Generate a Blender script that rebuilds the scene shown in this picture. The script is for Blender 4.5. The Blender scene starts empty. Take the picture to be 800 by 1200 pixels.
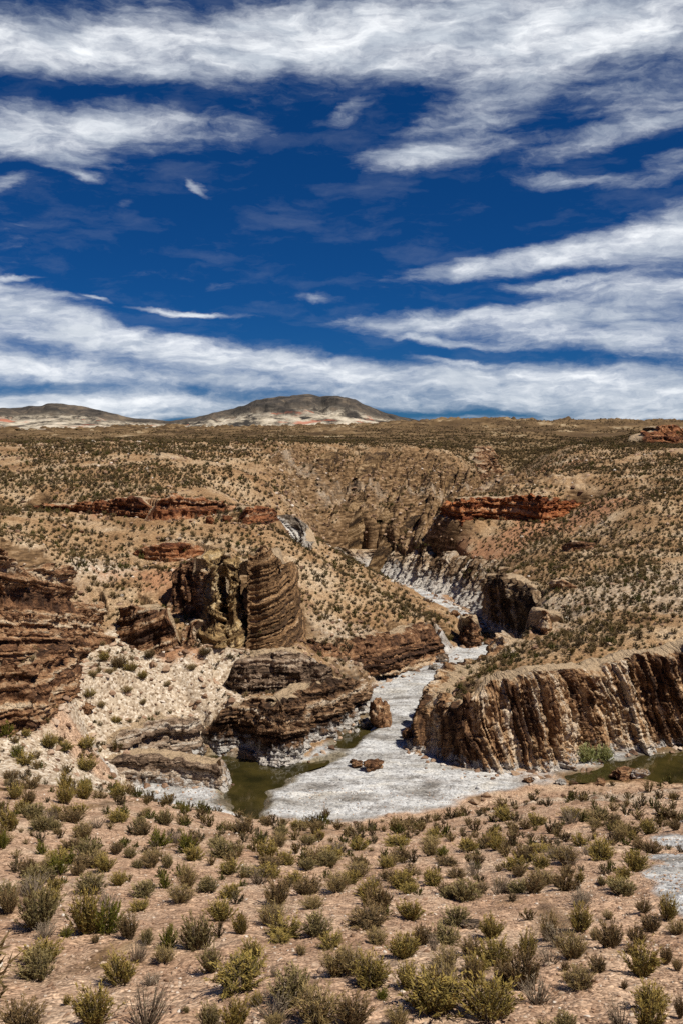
import bpy, math, random, time
import numpy as np
T0 = time.time()
R = math.radians
rng = np.random.default_rng(7)
random.seed(7)
scene = bpy.context.scene
COL = scene.collection

# ------------------------------------------------------------------ camera geometry (metres, camera above the gorge)
CAM = np.array([0.0, 0.0, 30.0])
F = 1150.0
PITCH = R(5.2)
FWD = np.array([0, math.cos(PITCH), -math.sin(PITCH)])
UP = np.array([0, math.sin(PITCH), math.cos(PITCH)])
RIGHT = np.array([1.0, 0, 0])

def ray(px, py):
    return FWD + RIGHT * (px - 400) / F + UP * (600 - py) / F

def P(px, py, z):                    # where the sight line meets height z
    r = ray(px, py)
    return CAM + r * ((z - CAM[2]) / r[2])

def Pd(px, py, d):                   # where the sight line reaches depth y = d
    r = ray(px, py)
    return CAM + r * (d / r[1])

# ------------------------------------------------------------------ noise
def _hash(ix, iy, iz, seed):
    n = (ix.astype(np.uint32) * np.uint32(374761393) + iy.astype(np.uint32) * np.uint32(668265263)
         + iz.astype(np.uint32) * np.uint32(2246822519) + np.uint32((seed * 3266489917) & 0xFFFFFFFF))
    n = (n ^ (n >> np.uint32(13))) * np.uint32(1274126177)
    n = (n ^ (n >> np.uint32(16))) * np.uint32(2654435761)
    n = n ^ (n >> np.uint32(15))
    return n.astype(np.float32) * np.float32(1 / 4294967296.0)

def vnoise(x, y, z=None, seed=0):
    """value noise, -1..1"""
    x = np.asarray(x, np.float32); y = np.asarray(y, np.float32)
    fx = np.floor(x); fy = np.floor(y)
    ix = fx.astype(np.int64); iy = fy.astype(np.int64)
    tx = x - fx; ty = y - fy
    tx = tx * tx * tx * (tx * (tx * 6 - 15) + 10); ty = ty * ty * ty * (ty * (ty * 6 - 15) + 10)
    if z is None:
        zz = [np.zeros_like(ix)]; tz = None
    else:
        z = np.asarray(z, np.float32); fz = np.floor(z); iz = fz.astype(np.int64); tz = z - fz
        tz = tz * tz * (3 - 2 * tz); zz = [iz, iz + 1]
    outs = []
    for k in zz:
        a = _hash(ix, iy, k, seed); b = _hash(ix + 1, iy, k, seed)
        c = _hash(ix, iy + 1, k, seed); d = _hash(ix + 1, iy + 1, k, seed)
        ab = a + (b - a) * tx; cd = c + (d - c) * tx
        outs.append(ab + (cd - ab) * ty)
    v = outs[0] if tz is None else outs[0] + (outs[1] - outs[0]) * tz
    return v * 2 - 1

def fbm(x, y, z=None, oct=4, seed=0, gain=0.5, lac=2.07):
    s = 0; a = 1; t = 0
    for i in range(oct):
        s = s + a * vnoise(x, y, z, seed + i * 17)
        t += a; a *= gain
        x = x * lac + 11.3; y = y * lac + 5.7
        if z is not None: z = z * lac + 3.1
    return s / t * 1.5

def ridged(x, y, oct=4, seed=0):
    s = 0; a = 1; t = 0
    for i in range(oct):
        s = s + a * (1 - np.abs(vnoise(x, y, None, seed + i * 13)) * 1.6)
        t += a; a *= 0.5; x = x * 2.1 + 3.3; y = y * 2.1 + 7.7
    return s / t

def stair(x, seed, soft=0.12):
    """piecewise constant random 1-D profile with short ramps, -1..1"""
    f = np.floor(x); t = x - f
    i = f.astype(np.int64); z = np.zeros_like(i)
    a = _hash(i, z, z, seed); b = _hash(i + 1, z, z, seed)
    u = np.clip((t - (1 - soft)) / soft, 0, 1); u = u * u * (3 - 2 * u)
    return (a + (b - a) * u) * 2 - 1

def sstep(a, b, x):
    t = np.clip((x - a) / (b - a), 0, 1)
    return t * t * (3 - 2 * t)

# ------------------------------------------------------------------ object helpers
def mesh_from(name, verts, quads=None, tris=None, smooth=True):
    me = bpy.data.meshes.new(name)
    verts = np.ascontiguousarray(verts, np.float32)
    nq = 0 if quads is None else len(quads); nt = 0 if tris is None else len(tris)
    me.vertices.add(len(verts)); me.vertices.foreach_set("co", verts.ravel())
    loops = []
    if nq: loops.append(np.asarray(quads, np.int32).ravel())
    if nt: loops.append(np.asarray(tris, np.int32).ravel())
    if loops:
        lp = np.concatenate(loops)
        me.loops.add(len(lp)); me.loops.foreach_set("vertex_index", lp)
        me.polygons.add(nq + nt)
        st = np.concatenate([np.arange(nq, dtype=np.int32) * 4, nq * 4 + np.arange(nt, dtype=np.int32) * 3])
        me.polygons.foreach_set("loop_start", st)
        if smooth: me.polygons.foreach_set("use_smooth", np.ones(nq + nt, bool))
    me.update(calc_edges=True); me.validate()
    return me

def attr(me, name, data, kind='FLOAT'):
    a = me.attributes.new(name, kind, 'POINT')
    data = np.ascontiguousarray(data, np.float32 if kind != 'INT' else np.int32)
    a.data.foreach_set('vector' if kind == 'FLOAT_VECTOR' else 'value', data.ravel())

def link(name, me, mats=(), loc=(0, 0, 0), parent=None, scale=None, rot=None):
    o = bpy.data.objects.new(name, me)
    COL.objects.link(o)
    if me is not None and mats and not me.materials:
        for m in mats: me.materials.append(m)
    o.location = loc
    if rot is not None: o.rotation_euler = rot
    if scale is not None: o.scale = scale
    if parent is not None: o.parent = parent
    return o

def tag(o, label=None, cat=None, group=None, kind=None):
    if label: o['label'] = label
    if cat: o['category'] = cat
    if group: o['group'] = group
    if kind: o['kind'] = kind
    return o

def grid_quads(nr, nc):
    i = np.arange(nr - 1)[:, None] * nc + np.arange(nc - 1)[None, :]
    return np.stack([i, i + 1, i + nc + 1, i + nc], -1).reshape(-1, 4)

# ------------------------------------------------------------------ material helpers
class NT:
    def __init__(s, tree): s.t = tree; s.n = tree.nodes; s.l = tree.links
    def new(s, typ, **kw):
        n = s.n.new(typ)
        for k, v in kw.items(): setattr(n, k, v)
        return n
    def put(s, sock, v):
        if v is None: return
        if hasattr(v, 'links') or isinstance(v, bpy.types.NodeSocket): s.l.new(v, sock)
        else: sock.default_value = v
    def math(s, op, a, b=None, c=None, clamp=False):
        n = s.new('ShaderNodeMath', operation=op, use_clamp=clamp)
        for i, v in enumerate((a, b, c)):
            if v is not None: s.put(n.inputs[i], v)
        return n.outputs[0]
    def noise(s, vec, scale, detail=4, rough=0.55, dist=0.0):
        n = s.new('ShaderNodeTexNoise'); s.put(n.inputs['Vector'], vec)
        n.inputs['Scale'].default_value = scale; n.inputs['Detail'].default_value = detail
        n.inputs['Roughness'].default_value = rough; n.inputs['Distortion'].default_value = dist
        return n.outputs['Fac']
    def voro(s, vec, scale, feature='F1', rand=1.0):
        n = s.new('ShaderNodeTexVoronoi', feature=feature); s.put(n.inputs['Vector'], vec)
        n.inputs['Scale'].default_value = scale; n.inputs['Randomness'].default_value = rand
        return n
    def ramp(s, fac, stops, interp='LINEAR'):
        n = s.new('ShaderNodeValToRGB'); s.put(n.inputs[0], fac)
        e = n.color_ramp.elements; n.color_ramp.interpolation = interp
        while len(e) < len(stops): e.new(0.5)
        for i, (p, c) in enumerate(stops):
            e[i].position = p; e[i].color = (*c, 1) if len(c) == 3 else c
        return n.outputs[0]
    def mix(s, fac, a, b, blend='MIX'):
        n = s.new('ShaderNodeMix', data_type='RGBA', blend_type=blend)
        s.put(n.inputs[0], fac); s.put(n.inputs[6], a if not isinstance(a, tuple) else (*a, 1)); s.put(n.inputs[7], b if not isinstance(b, tuple) else (*b, 1))
        return n.outputs[2]
    def rng(s, v, a, b, c=0.0, d=1.0, smooth=False):
        n = s.new('ShaderNodeMapRange', interpolation_type='SMOOTHSTEP' if smooth else 'LINEAR', clamp=True)
        s.put(n.inputs[0], v)
        for i, x in enumerate((a, b, c, d)): n.inputs[i + 1].default_value = x
        return n.outputs[0]
    def attr(s, name): 
        return s.new('ShaderNodeAttribute', attribute_name=name)
    def vscale(s, vec, sx, sy, sz):
        n = s.new('ShaderNodeVectorMath', operation='MULTIPLY'); s.put(n.inputs[0], vec); n.inputs[1].default_value = (sx, sy, sz)
        return n.outputs[0]

def new_mat(name):
    m = bpy.data.materials.new(name); m.use_nodes = True
    m.node_tree.nodes.clear()
    k = NT(m.node_tree)
    out = k.new('ShaderNodeOutputMaterial'); b = k.new('ShaderNodeBsdfPrincipled')
    k.l.new(b.outputs[0], out.inputs[0])
    b.inputs['Specular IOR Level'].default_value = 0.25
    b.inputs['Roughness'].default_value = 0.9
    return m, k, b

def bump(k, b, h, strength, dist):
    n = k.new('ShaderNodeBump'); k.put(n.inputs['Height'], h)
    n.inputs['Strength'].default_value = strength; n.inputs['Distance'].default_value = dist
    k.l.new(n.outputs[0], b.inputs['Normal'])

# ------------------------------------------------------------------ rock formations: (px, base py, base z, top py or top z)
# each vertex is turned at once into a place in the world; ('off', dx, dy, zb, zt) continues from the vertex before
WRAP = {}
def trace(vs, lean=0.0, pre=(), post=()):
    pts = []
    for v in vs:
        px, pyb, zb, t = v
        p = P(px, pyb, zb)
        zt = Pd(px, t, p[1] + lean)[2] if t > 100 else t
        pts.append((p[0], p[1], zb, zt))
    a = []
    for dx, dy, zb, zt in pre: a.append((pts[0][0] + dx, pts[0][1] + dy, zb, zt))
    c = []
    for dx, dy, zb, zt in post: c.append((pts[-1][0] + dx, pts[-1][1] + dy, zb, zt))
    r_ = np.array(a + pts + c); WRAP[id(r_)] = (len(a), len(c)); return r_

FORM = []
def form(name, label, cat, pts, mat, style, **kw):
    FORM.append(dict(name=name, label=label, cat=cat, pts=pts, mat=mat, style=style, wrap0=WRAP[id(pts)][0], wrap1=WRAP[id(pts)][1], **kw))

form('cliff', 'long ribbed ochre cliff of slanting stone columns above the green water', 'cliff',
     trace([(590, 800, 0, 6.2), (562, 824, 0, 5.9), (532, 832, 0, 5.6), (506, 845, 0, 5.3), (490, 866, 0, 818), (494, 884, 0, 820), (509, 894, 0, 824), (532, 905, 0, 822),
            (565, 908, 0, 812), (600, 908, 0, 800), (640, 905, 0, 789), (668, 897, 0, 790), (700, 886, 0, 788), (735, 884, 0, 776), (770, 882, 0, 770),
            (800, 880, 0, 762), (840, 878, 0, 752), (900, 872, 0, 745), (980, 866, 0, 745), (1060, 860, 0, 745)], 0.8),
     'ribbed', 'ribs', lean=0.10, cap=4.0, step=0.085)
form('cliff', 'shadowed overhanging cliff with a dark hollow beside the upstream water', 'cliff',
     trace([(560, 726, 0, 676), (572, 735, 0, 672), (586, 743, 0, 674), (600, 749, 0, 680), (612, 748, 1, 688), (628, 738, 3, 8.0)], 0.3),
     'alcove', 'ribs', lean=-0.05, cap=3.5, step=0.12, amp=1.25)
form('cliff', 'pale streaked cliff wall along the far bank of the narrow upstream gorge', 'cliff',
     trace([(396, 664, 2.5, 648), (415, 668, .8, 646), (432, 671, 0, 645), (447, 677, 0, 653), (470, 686, 0, 646), (486, 690, 0, 655), (500, 694, 0, 650), (525, 705, 0, 658), (545, 716, 0, 664), (562, 727, 0, 678)], 1.0),
     'streaked', 'ribs', lean=0.72, cap=5.0, step=0.14, amp=1.45)
form('cliff', 'whitish grey cliff face just behind the tall square buttress', 'cliff',
     trace([(314, 657, 7.4, 636), (324, 656, 7.1, 610), (338, 656, 6.9, 604), (347, 658, 6.7, 620), (356, 663, 6.5, 645)], 2.0),
     'whitish', 'ribs', lean=0.3, cap=2.2, nocut=1, step=0.13, amp=1.25)
form('cliff', 'lower tier of the dark layered cliff above the left bank shrubs', 'cliff',
     trace([(-170, 872, 8, 786), (-80, 870, 8, 784), (0, 867, 7.8, 782), (10, 866, 7.6, 784), (34, 861, 7.5, 783)], 0.3, post=[(.5, 1.6, 7.6, 12.0), (.7, 5, 8.3, 12.2), (.5, 10, 10, 12.6)]),
     'layered', 'beds', lean=0.05, cap=3.5, step=0.085, apron=(11, .02))
form('cliff', 'upper tier of the layered red brown cliff with an overhanging band', 'cliff',
     trace([(-170, 782, 12.4, 612), (-80, 780, 12.3, 612), (-30, 778, 12.2, 618), (0, 778, 12.2, 623), (14, 777, 12.1, 634), (30, 774, 12, 650), (44, 768, 12, 664)], 0.6, post=[(.5, 1.8, 12, 18.2), (.7, 6, 12.2, 17.8), (.4, 12, 12.6, 17.0)]),
     'layered', 'beds', lean=0.10, cap=4.5, step=0.09, tilt=0.22, calm=26, calms=-.06, apron=(9, .1))
form('buttress', 'tall square brown buttress of fine rock layers above the pool ledges', 'cliff',
     trace([(287, 764, 7.4, 655), (292, 769, 6.8, 650), (306, 771, 6.8, 642), (322, 770, 6.8, 639), (338, 764, 6.9, 650), (350, 752, 7.2, 666)], 1.2, pre=[(-.2, 7, 9, 17), (-.3, 3, 8, 16.6)], post=[(0.4, 3, 7.2, 15), (0.2, 8, 8, 14.6)]),
     'bedded', 'beds', lean=0.08, cap=2.6, sunk=2.5, apron=(7, .15), step=0.09, tilt=-0.16, fine=1)
form('rock_pillar', 'yellowish rounded rock pillar standing second left of the brown buttress', 'rock pillar',
     trace([(238, 736, 9.6, 656), (243, 743, 9.3, 648), (254, 746, 9.2, 646), (262, 742, 9.3, 652)], 1.0, pre=[(-.5, 5, 10, 16.5)], post=[(.3, 4, 9.6, 16)]),
     'yellow', 'beds', lean=0.14, cap=1.5, sunk=3, apron=(8, .08), step=0.1, tilt=0.3, amp=.8)
form('rock_pillar', 'yellowish narrow rock pillar touching the left side of the buttress', 'rock pillar',
     trace([(263, 737, 9.4, 660), (268, 743, 9.2, 652), (277, 746, 9.0, 655), (284, 742, 9.0, 670)], 1.0, pre=[(-.3, 5, 10, 16.2)], post=[(.3, 4, 9.2, 15)]),
     'yellow', 'beds', lean=0.16, cap=1.5, sunk=3, apron=(8, .08), step=0.1, tilt=-0.4, amp=.8)
form('cliff', 'broken brown rock wall left of the two yellowish pillars', 'cliff',
     trace([(186, 716, 10.2, 668), (202, 722, 9.9, 661), (218, 728, 9.6, 656), (238, 733, 9.4, 652)], 1.6),
     'layered', 'ribs', lean=0.3, cap=3.5, step=0.12, amp=.9, apron=(8, .1), sunk=.6)
form('rock_ledge', 'long dark red overhanging ledge below the shrub plain', 'rock ledge',
     trace([(30, 597, 17.5, 594), (60, 601, 17.3, 592), (90, 604, 17.1, 591), (120, 606, 17, 587), (150, 609, 16.8, 583), (178, 612, 16.7, 582)], 0.2),
     'red', 'beds', lean=-0.1, cap=4.0, step=0.14, amp=1.5)
form('rock_ledge', 'rugged dark red ledge continuing right of the long overhanging ledge', 'rock ledge',
     trace([(173, 613, 16.7, 586), (186, 613, 16.6, 585), (205, 613, 16.6, 582), (230, 610, 16.7, 584), (252, 606, 16.8, 587), (272, 602, 17, 592)], 0.2),
     'red', 'beds', lean=0.0, cap=4.0, step=0.14, amp=1.4)
form('rock_ledge', 'reddish blocky ledge just above the whitish grey cliff', 'rock ledge',
     trace([(276, 615, 16.2, 600), (292, 618, 15.8, 595), (312, 617, 15.6, 594), (330, 611, 15.7, 598)], 0.2),
     'red', 'beds', lean=0.1, cap=4.0, step=0.14, amp=1.0)
form('rock_ledge', 'small dark red ledge on the shrub slope above the brown wall', 'rock ledge',
     trace([(150, 650, 13.9, 646), (172, 659, 13.4, 640), (195, 662, 13.2, 637), (220, 660, 13.3, 636), (248, 653, 13.6, 643)], 0.2),
     'red', 'beds', lean=0.05, cap=4.0, step=0.12, amp=1.0)
form('rock_ledge', 'bright rust red ledge across the gorge below the right plain', 'rock ledge',
     trace([(512, 603, 12.6, 595), (522, 609, 12.2, 588), (540, 612, 12.1, 585), (570, 611, 12, 583), (600, 612, 12, 582), (636, 616, 11.8, 584), (660, 609, 12.2, 586), (692, 598, 13, 592)], 0.2),
     'rust', 'beds', lean=-0.02, cap=5.0, step=0.16, amp=1.5)
form('cliff', 'low broken brown wall between the tall left cliff and the tilted slab', 'cliff',
     trace([(82, 778, 8.5, 732), (90, 771, 8.6, 716), (100, 763, 8.7, 710), (116, 752, 9.0, 704), (138, 740, 9.2, 706)], 0.8),
     'layered', 'beds', lean=0.2, cap=3.0, step=0.09, tilt=.25, apron=(8, .05))
form('rock_outcrop', 'jagged dark rock teeth between the tilted slab and the yellowish pillars', 'rock outcrop',
     trace([(208, 756, 8.2, 734), (218, 766, 7.8, 730), (230, 764, 7.9, 736), (240, 754, 8.6, 738)], 0.5),
     'layered', 'ribs', lean=0.25, cap=2.0, step=0.1, amp=.8, apron=(6, .05))
form('rock_outcrop', 'tilted layered brown slab jutting from the pale scree slope', 'rock outcrop',
     trace([(130, 726, 9.8, 708), (138, 746, 8.7, 712), (160, 764, 7.7, 715), (188, 770, 7.3, 718), (216, 760, 8.1, 724)], 0.6),
     'layered', 'beds', lean=0.15, cap=3.5, step=0.1, tilt=-.3, apron=(13, -.02), sunk=1.6)
form('rock_ledge', 'grey brown layered ledge directly below the square buttress', 'rock ledge',
     trace([(254, 806, 5.0, 780), (268, 813, 4.4, 776), (285, 818, 4.1, 771), (312, 816, 4.1, 769), (340, 813, 4.2, 768), (375, 810, 4.2, 774), (402, 803, 4, 787)], 0.4),
     'greybed', 'beds', lean=0.15, cap=3.0, step=0.085)
form('rock_ledge', 'brown layered ledge with a square block standing in the pool', 'rock ledge',
     trace([(240, 858, 2.2, 834), (258, 870, 1.1, 829), (277, 879, .3, 824), (299, 885, 0, 824), (304, 899, -.2, 828), (330, 901, -.2, 824), (361, 895, -.2, 823), (366, 874, 0, 815), (390, 868, 0, 802), (412, 853, 0, 798), (430, 840, 0, 797), (436, 818, .3, 796)], 0.3),
     'poolrock', 'beds', lean=0.08, cap=3.5, step=0.08)
form('rock_ledge', 'dark jagged ledge between the pale scree and the pool', 'rock ledge',
     trace([(136, 872, 3.4, 858), (168, 882, 1.8, 852), (196, 886, .9, 847), (228, 886, .5, 844), (254, 876, .5, 840)], 0.5),
     'greybed', 'beds', lean=0.25, cap=3.0, step=0.085)
form('rock_ledge', 'low dark rock shelf ending at the left edge of the pool', 'rock ledge',
     trace([(120, 896, 2.6, 884), (150, 905, 1.4, 884), (190, 914, .7, 889), (232, 925, .1, 895), (262, 933, -.1, 900), (270, 922, -.2, 902)], 0.5, post=[(-.6, 3.5, -.2, 1.2), (-2, 4.5, 0, 1.0)]),
     'greybed', 'beds', lean=0.3, cap=2.5, step=0.08)
form('rock_ledge', 'dark broken rim of the shrub terrace above the white stream bed', 'rock ledge',
     trace([(348, 776, 4.6, 752), (385, 773, 4, 753), (420, 779, 3, 756), (442, 781, 2.4, 750), (470, 778, 1.8, 745), (500, 771, 1.2, 737), (528, 764, .6, 728)], 0.8),
     'layered', 'beds', lean=0.4, cap=3.0, step=0.11, amp=1.2)
form('rock_outcrop', 'brown rock knob at the tip of the terrace beside the stream', 'rock outcrop',
     trace([(538, 757, .2, 738), (544, 762, 0, 727), (555, 763, 0, 724), (565, 757, 0, 732)], 0.5, pre=[(.2, 4, 0, 4)], post=[(-.2, 4, 0, 4)]),
     'layered', 'beds', lean=0.2, cap=2.0, step=0.11)
form('rock_outcrop', 'dark knobbly outcrop near the edge of the right shrub terrace', 'rock outcrop',
     trace([(622, 744, 6.0, 728), (632, 748, 6.1, 720), (643, 747, 6.3, 718), (654, 740, 6.7, 724)], 0.4),
     'layered', 'beds', lean=0.25, cap=3.0, step=0.11)
form('rock_outcrop', 'dark hollow ledge on the right terrace above the knobbly outcrop', 'rock outcrop',
     trace([(638, 688, 8.5, 682), (650, 693, 8.3, 680), (664, 694, 8.2, 681), (682, 692, 8.4, 688)], 0.2),
     'layered', 'beds', lean=-0.1, cap=4.0, step=0.12, amp=1.2)
form('rock_ledge', 'thin tan rock ledge on the shrub slope below the rust red ledge', 'rock ledge',
     trace([(652, 646, 10.1, 640), (666, 649, 10, 636), (684, 648, 10.1, 635), (704, 641, 10.6, 637)], 0.2),
     'layered', 'beds', lean=0.0, cap=4.0, step=0.14)
form('cliff', 'far rocky flank of slanting ribs beside the side ravine', 'cliff',
     trace([(578, 602, 8.4, 588), (584, 585, 10.5, 560), (588, 565, 13.5, 532), (590, 545, 17.0, 525)], 3),
     'layered', 'ribs', lean=0.7, cap=4.0, step=0.25, amp=2.2)
form('rock_outcrop', 'distant dark red rock mound at the skyline end of the right plain', 'rock outcrop',
     trace([(758, 521, 23.6, 517), (768, 522, 23.3, 508), (785, 522, 23.3, 502), (805, 522, 23.2, 500), (840, 522, 23.2, 503)], 2),
     'red', 'beds', lean=0.8, cap=8.0, step=0.3, amp=2.0)

# dark ribs on the hill beyond the gorge
def rib(vs, hgt, lab):
    pts = []
    for px, py in vs:
        d = float(np.interp(py, [518, 532, 560, 590, 625, 645], [274, 247, 224, 208, 197, 189])) + (px - 430) * .03
        p = Pd(px, py, d); pts.append((p[0], p[1], p[2] - .3, p[2] + hgt * .5))
    a = np.array(pts); WRAP[id(a)] = (0, 0)
    form('rock_rib', lab, 'rock rib', a, 'hillrock', 'beds', lean=.45, cap=4.0, step=.2, amp=1.3, tilt=-.5, soil=.25, nocut=1, steer=False, anchor=1, group='dark slanting rock ribs on the far hill')
rib([(372, 606), (384, 590), (394, 574), (402, 562)], 1.8, 'lower left dark rock rib slanting up the hill beyond the gorge')
rib([(386, 556), (398, 545), (410, 534), (424, 527)], 2.2, 'upper left dark rock rib reaching the far hill crest')
rib([(418, 622), (428, 606), (440, 588), (448, 574)], 2.0, 'dark rock rib rising straight above the pale streaked gorge wall')
rib([(436, 566), (448, 553), (462, 541), (476, 532)], 2.2, 'dark rock rib high in the middle of the far hill')
rib([(462, 616), (474, 600), (486, 584), (492, 572)], 2.2, 'dark rock rib low on the far hill left of the rust red ledge')
rib([(488, 566), (500, 552), (514, 540), (530, 531)], 2.4, 'upper right dark rock rib on the far hill')
rib([(512, 590), (522, 574), (534, 560), (548, 546)], 2.6, 'dark rock rib just above the left end of the rust red ledge')
rib([(446, 640), (462, 632), (480, 622), (500, 612)], 1.8, 'dark broken rock band along the top of the pale gorge wall')

# ------------------------------------------------------------------ terrain
FLOOR_PX = [(150, 958), (163, 916), (228, 890), (250, 882), (300, 893), (365, 888), (380, 876), (402, 858), (425, 845), (434, 815), (455, 792), (475, 780),
            (500, 779), (532, 766), (545, 752), (545, 736), (526, 716), (489, 700), (445, 685), (424, 677), (412, 672),
            (414, 666), (432, 668), (447, 674), (470, 684), (500, 692), (530, 708), (552, 722), (578, 738), (600, 748), (606, 756), (604, 772), (592, 800),
            (562, 826), (530, 832), (502, 845), (486, 866), (490, 884), (506, 893), (530, 904), (565, 907), (600, 907), (640, 904), (668, 896), (700, 885), (740, 883),
            (800, 879), (900, 871), (1060, 858), (1060, 921), (900, 918), (800, 913), (745, 910), (700, 913), (660, 918), (610, 926), (500, 946), (420, 964), (300, 962)]
FLOOR = np.array([P(a, b, 0)[:2] for a, b in FLOOR_PX])

def poly_sd(x, y, poly):
    """signed distance to a polygon (negative inside)"""
    d = np.full(x.shape, 1e9, np.float64); ins = np.zeros(x.shape, bool)
    n = len(poly)
    for i in range(n):
        ax, ay = poly[i]; bx, by = poly[(i + 1) % n]
        ex, ey = bx - ax, by - ay
        wx, wy = x - ax, y - ay
        t = np.clip((wx * ex + wy * ey) / (ex * ex + ey * ey), 0, 1)
        dx = wx - ex * t; dy = wy - ey * t
        d = np.minimum(d, dx * dx + dy * dy)
        if by != ay:
            c = ((ay <= y) != (by <= y)) & (x < (bx - ax) * (y - ay) / (by - ay) + ax)
            ins ^= c
    return np.where(ins, -np.sqrt(d), np.sqrt(d))

ctrl = []
for y in (-10, 5, 12, 18, 24, 32, 42, 52, 62):          # the near slope
    for x in (-2, 6, 14, 22):
        ctrl.append((x, y, 25.4 - .336 * y + .04 * max(0, x - 10) * (y < 40) - (1.0 * sstep(30, 62, y) if x < 10 else -.5 * sstep(30, 62, y))))
    for x, s in ((-9, .3), (-16, 1), (-26, 1.2), (-38, 1.6)):
        if y < 60: ctrl.append((x, y, 25.4 - .336 * y + s * sstep(25, 55, y) * 2.2))
    for x in (32, 45, 60): ctrl.append((x, y, 25.6 - .33 * y))
for px, py, z in [(100, 870, 5.6), (60, 880, 6.8), (20, 885, 7.4), (-60, 890, 8), (100, 905, 4.6), (50, 915, 7.4), (0, 915, 8.4), (130, 930, 3.2),
                  (360, 682, 6.5), (400, 690, 5.6), (438, 697, 3.9), (400, 742, 5.2), (460, 742, 4.1), (512, 727, 2.8), (470, 708, 3.4), (360, 740, 6.6), (365, 768, 5.4), (440, 785, 1.4), (410, 790, 2.4),
                  (400, 800, 3.2), (405, 830, 1.6),
                  (560, 645, 9), (620, 640, 10.2), (700, 640, 11), (780, 640, 12), (600, 662, 8.6), (650, 670, 8.8), (720, 680, 9.5), (790, 680, 10.5), (660, 715, 8), (740, 720, 9), (800, 720, 10), (870, 720, 10),
                  (620, 758, 7.2), (660, 765, 8.0), (720, 755, 8.8), (800, 745, 10), (570, 785, 6.9), (590, 768, 6.8), (600, 748, 5.8), (625, 705, 7.2), (560, 620, 10.5), (620, 625, 11), (540, 632, 9), (500, 636, 8), (505, 616, 11.3), (490, 624, 9.5)]:
    p = P(px, py, z); ctrl.append(tuple(p))
for px, py, d in [(100, 880, 74), (100, 850, 77.5), (100, 830, 81), (100, 800, 86), (100, 770, 91), (100, 740, 96), (100, 700, 103),
                  (180, 868, 81), (180, 842, 84.5), (180, 800, 89.5), (180, 772, 93.5), (250, 842, 86.8), (250, 820, 89.5), (250, 800, 92), (250, 772, 95), (225, 750, 96.5), (215, 842, 85.8),
                  (130, 700, 105), (160, 690, 107), (100, 670, 111), (150, 665, 113), (100, 645, 120), (150, 645, 120), (230, 640, 119), (110, 622, 127), (200, 624, 127), (260, 632, 122), (290, 642, 112), (310, 646, 106),
                  (40, 622, 118), (30, 606, 124), (0, 606, 122), (-80, 602, 120), (60, 640, 108), (30, 640, 98),
                  (100, 570, 148), (20, 570, 146), (-80, 570, 146), (200, 570, 150), (280, 572, 156), (100, 550, 165), (0, 550, 163), (200, 550, 168), (300, 552, 178), (100, 530, 190), (0, 530, 190), (220, 531, 196), (310, 533, 208),
                  (100, 520, 205), (0, 520, 204), (-100, 520, 204), (220, 520, 214), (320, 519, 235), (380, 518, 262),
                  (400, 625, 194), (350, 628, 175), (350, 645, 166), (390, 650, 180), (360, 610, 180), (450, 625, 204), (500, 620, 188), (540, 585, 190), (400, 590, 203), (350, 590, 186), (450, 590, 212), (505, 590, 200), (400, 560, 218), (350, 560, 196), (320, 572, 176), (318, 598, 173), (450, 560, 228), (510, 560, 232), (400, 532, 240), (350, 532, 216), (470, 534, 250), (530, 540, 250), (450, 518, 280), (520, 520, 282), (565, 527, 282),
                  (592, 572, 240), (602, 545, 305), (610, 530, 340), (640, 572, 192), (640, 550, 225), (620, 560, 232), (660, 530, 250), (700, 578, 176), (700, 560, 195), (780, 600, 152), (780, 570, 180), (870, 570, 180), (780, 545, 208), (700, 540, 222), (790, 526, 238), (870, 526, 236), (720, 525, 250), (650, 523, 268),
                  (100, 519, 400), (300, 517, 460), (0, 519, 420), (500, 515, 480), (650, 517, 480), (790, 519, 420), (900, 519, 420), (-100, 519, 420),
                  (100, 514, 900), (300, 513, 900), (500, 509, 900), (700, 509, 900), (800, 510, 900), (-150, 514, 900), (950, 510, 900),
                  (100, 507, 2000), (300, 505, 2000), (430, 500, 1700), (500, 492.5, 1700), (600, 492, 1700), (700, 494, 1700), (800, 496, 1700), (950, 496, 1700), (-150, 507, 2000)]:
    ctrl.append(tuple(Pd(px, py, d)))
for x, y, z in [(-250, 100, 24), (-400, 300, 26), (250, 100, 16), (400, 300, 24), (-1500, 900, 20), (1500, 900, 28), (0, 4000, 26), (-2500, 4000, 20), (2500, 4000, 34), (0, 12000, 0), (8000, 12000, 0), (-8000, 12000, 0), (150, 60, 5), (-120, 40, 14)]:
    ctrl.append((x, y, z))
for f in FORM:                                           # foot and brow of every formation steer the ground
    p = f['pts']
    seg = np.hypot(*np.diff(p[:, :2], axis=0).T); s0 = np.concatenate([[0], np.cumsum(seg)])
    m0, m1 = s0[f['wrap0']], s0[len(p) - 1 - f['wrap1']]
    ss = np.linspace(0, s0[-1], int(s0[-1] / 1.5) + 2)
    q4 = np.stack([np.interp(ss, s0, p[:, j]) for j in range(4)], 1)
    t = np.gradient(q4[:, :2], axis=0); t /= np.linalg.norm(t, axis=1)[:, None] + 1e-9
    n = np.stack([t[:, 1], -t[:, 0]], 1); h = q4[:, 3] - q4[:, 2]
    for i in range(len(q4)):
        b = q4[i, :2] + n[i] * 0.6
        ctrl.append((b[0], b[1], q4[i, 2]))
        if ss[i] < m0 - .01 or ss[i] > m1 + .01: continue
        q = q4[i, :2] - n[i] * (1.3 + max(0, f.get('lean', .1)) * h[i])
        ctrl.append((q[0], q[1], q4[i, 3] - 0.15 - f.get('sunk', 0)))
for i in range(0, len(FLOOR), 1):
    c = FLOOR[i] * 0.5 + FLOOR[(i + 1) % len(FLOOR)] * 0.5
    ctrl.append((c[0], c[1], 0.1))
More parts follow.
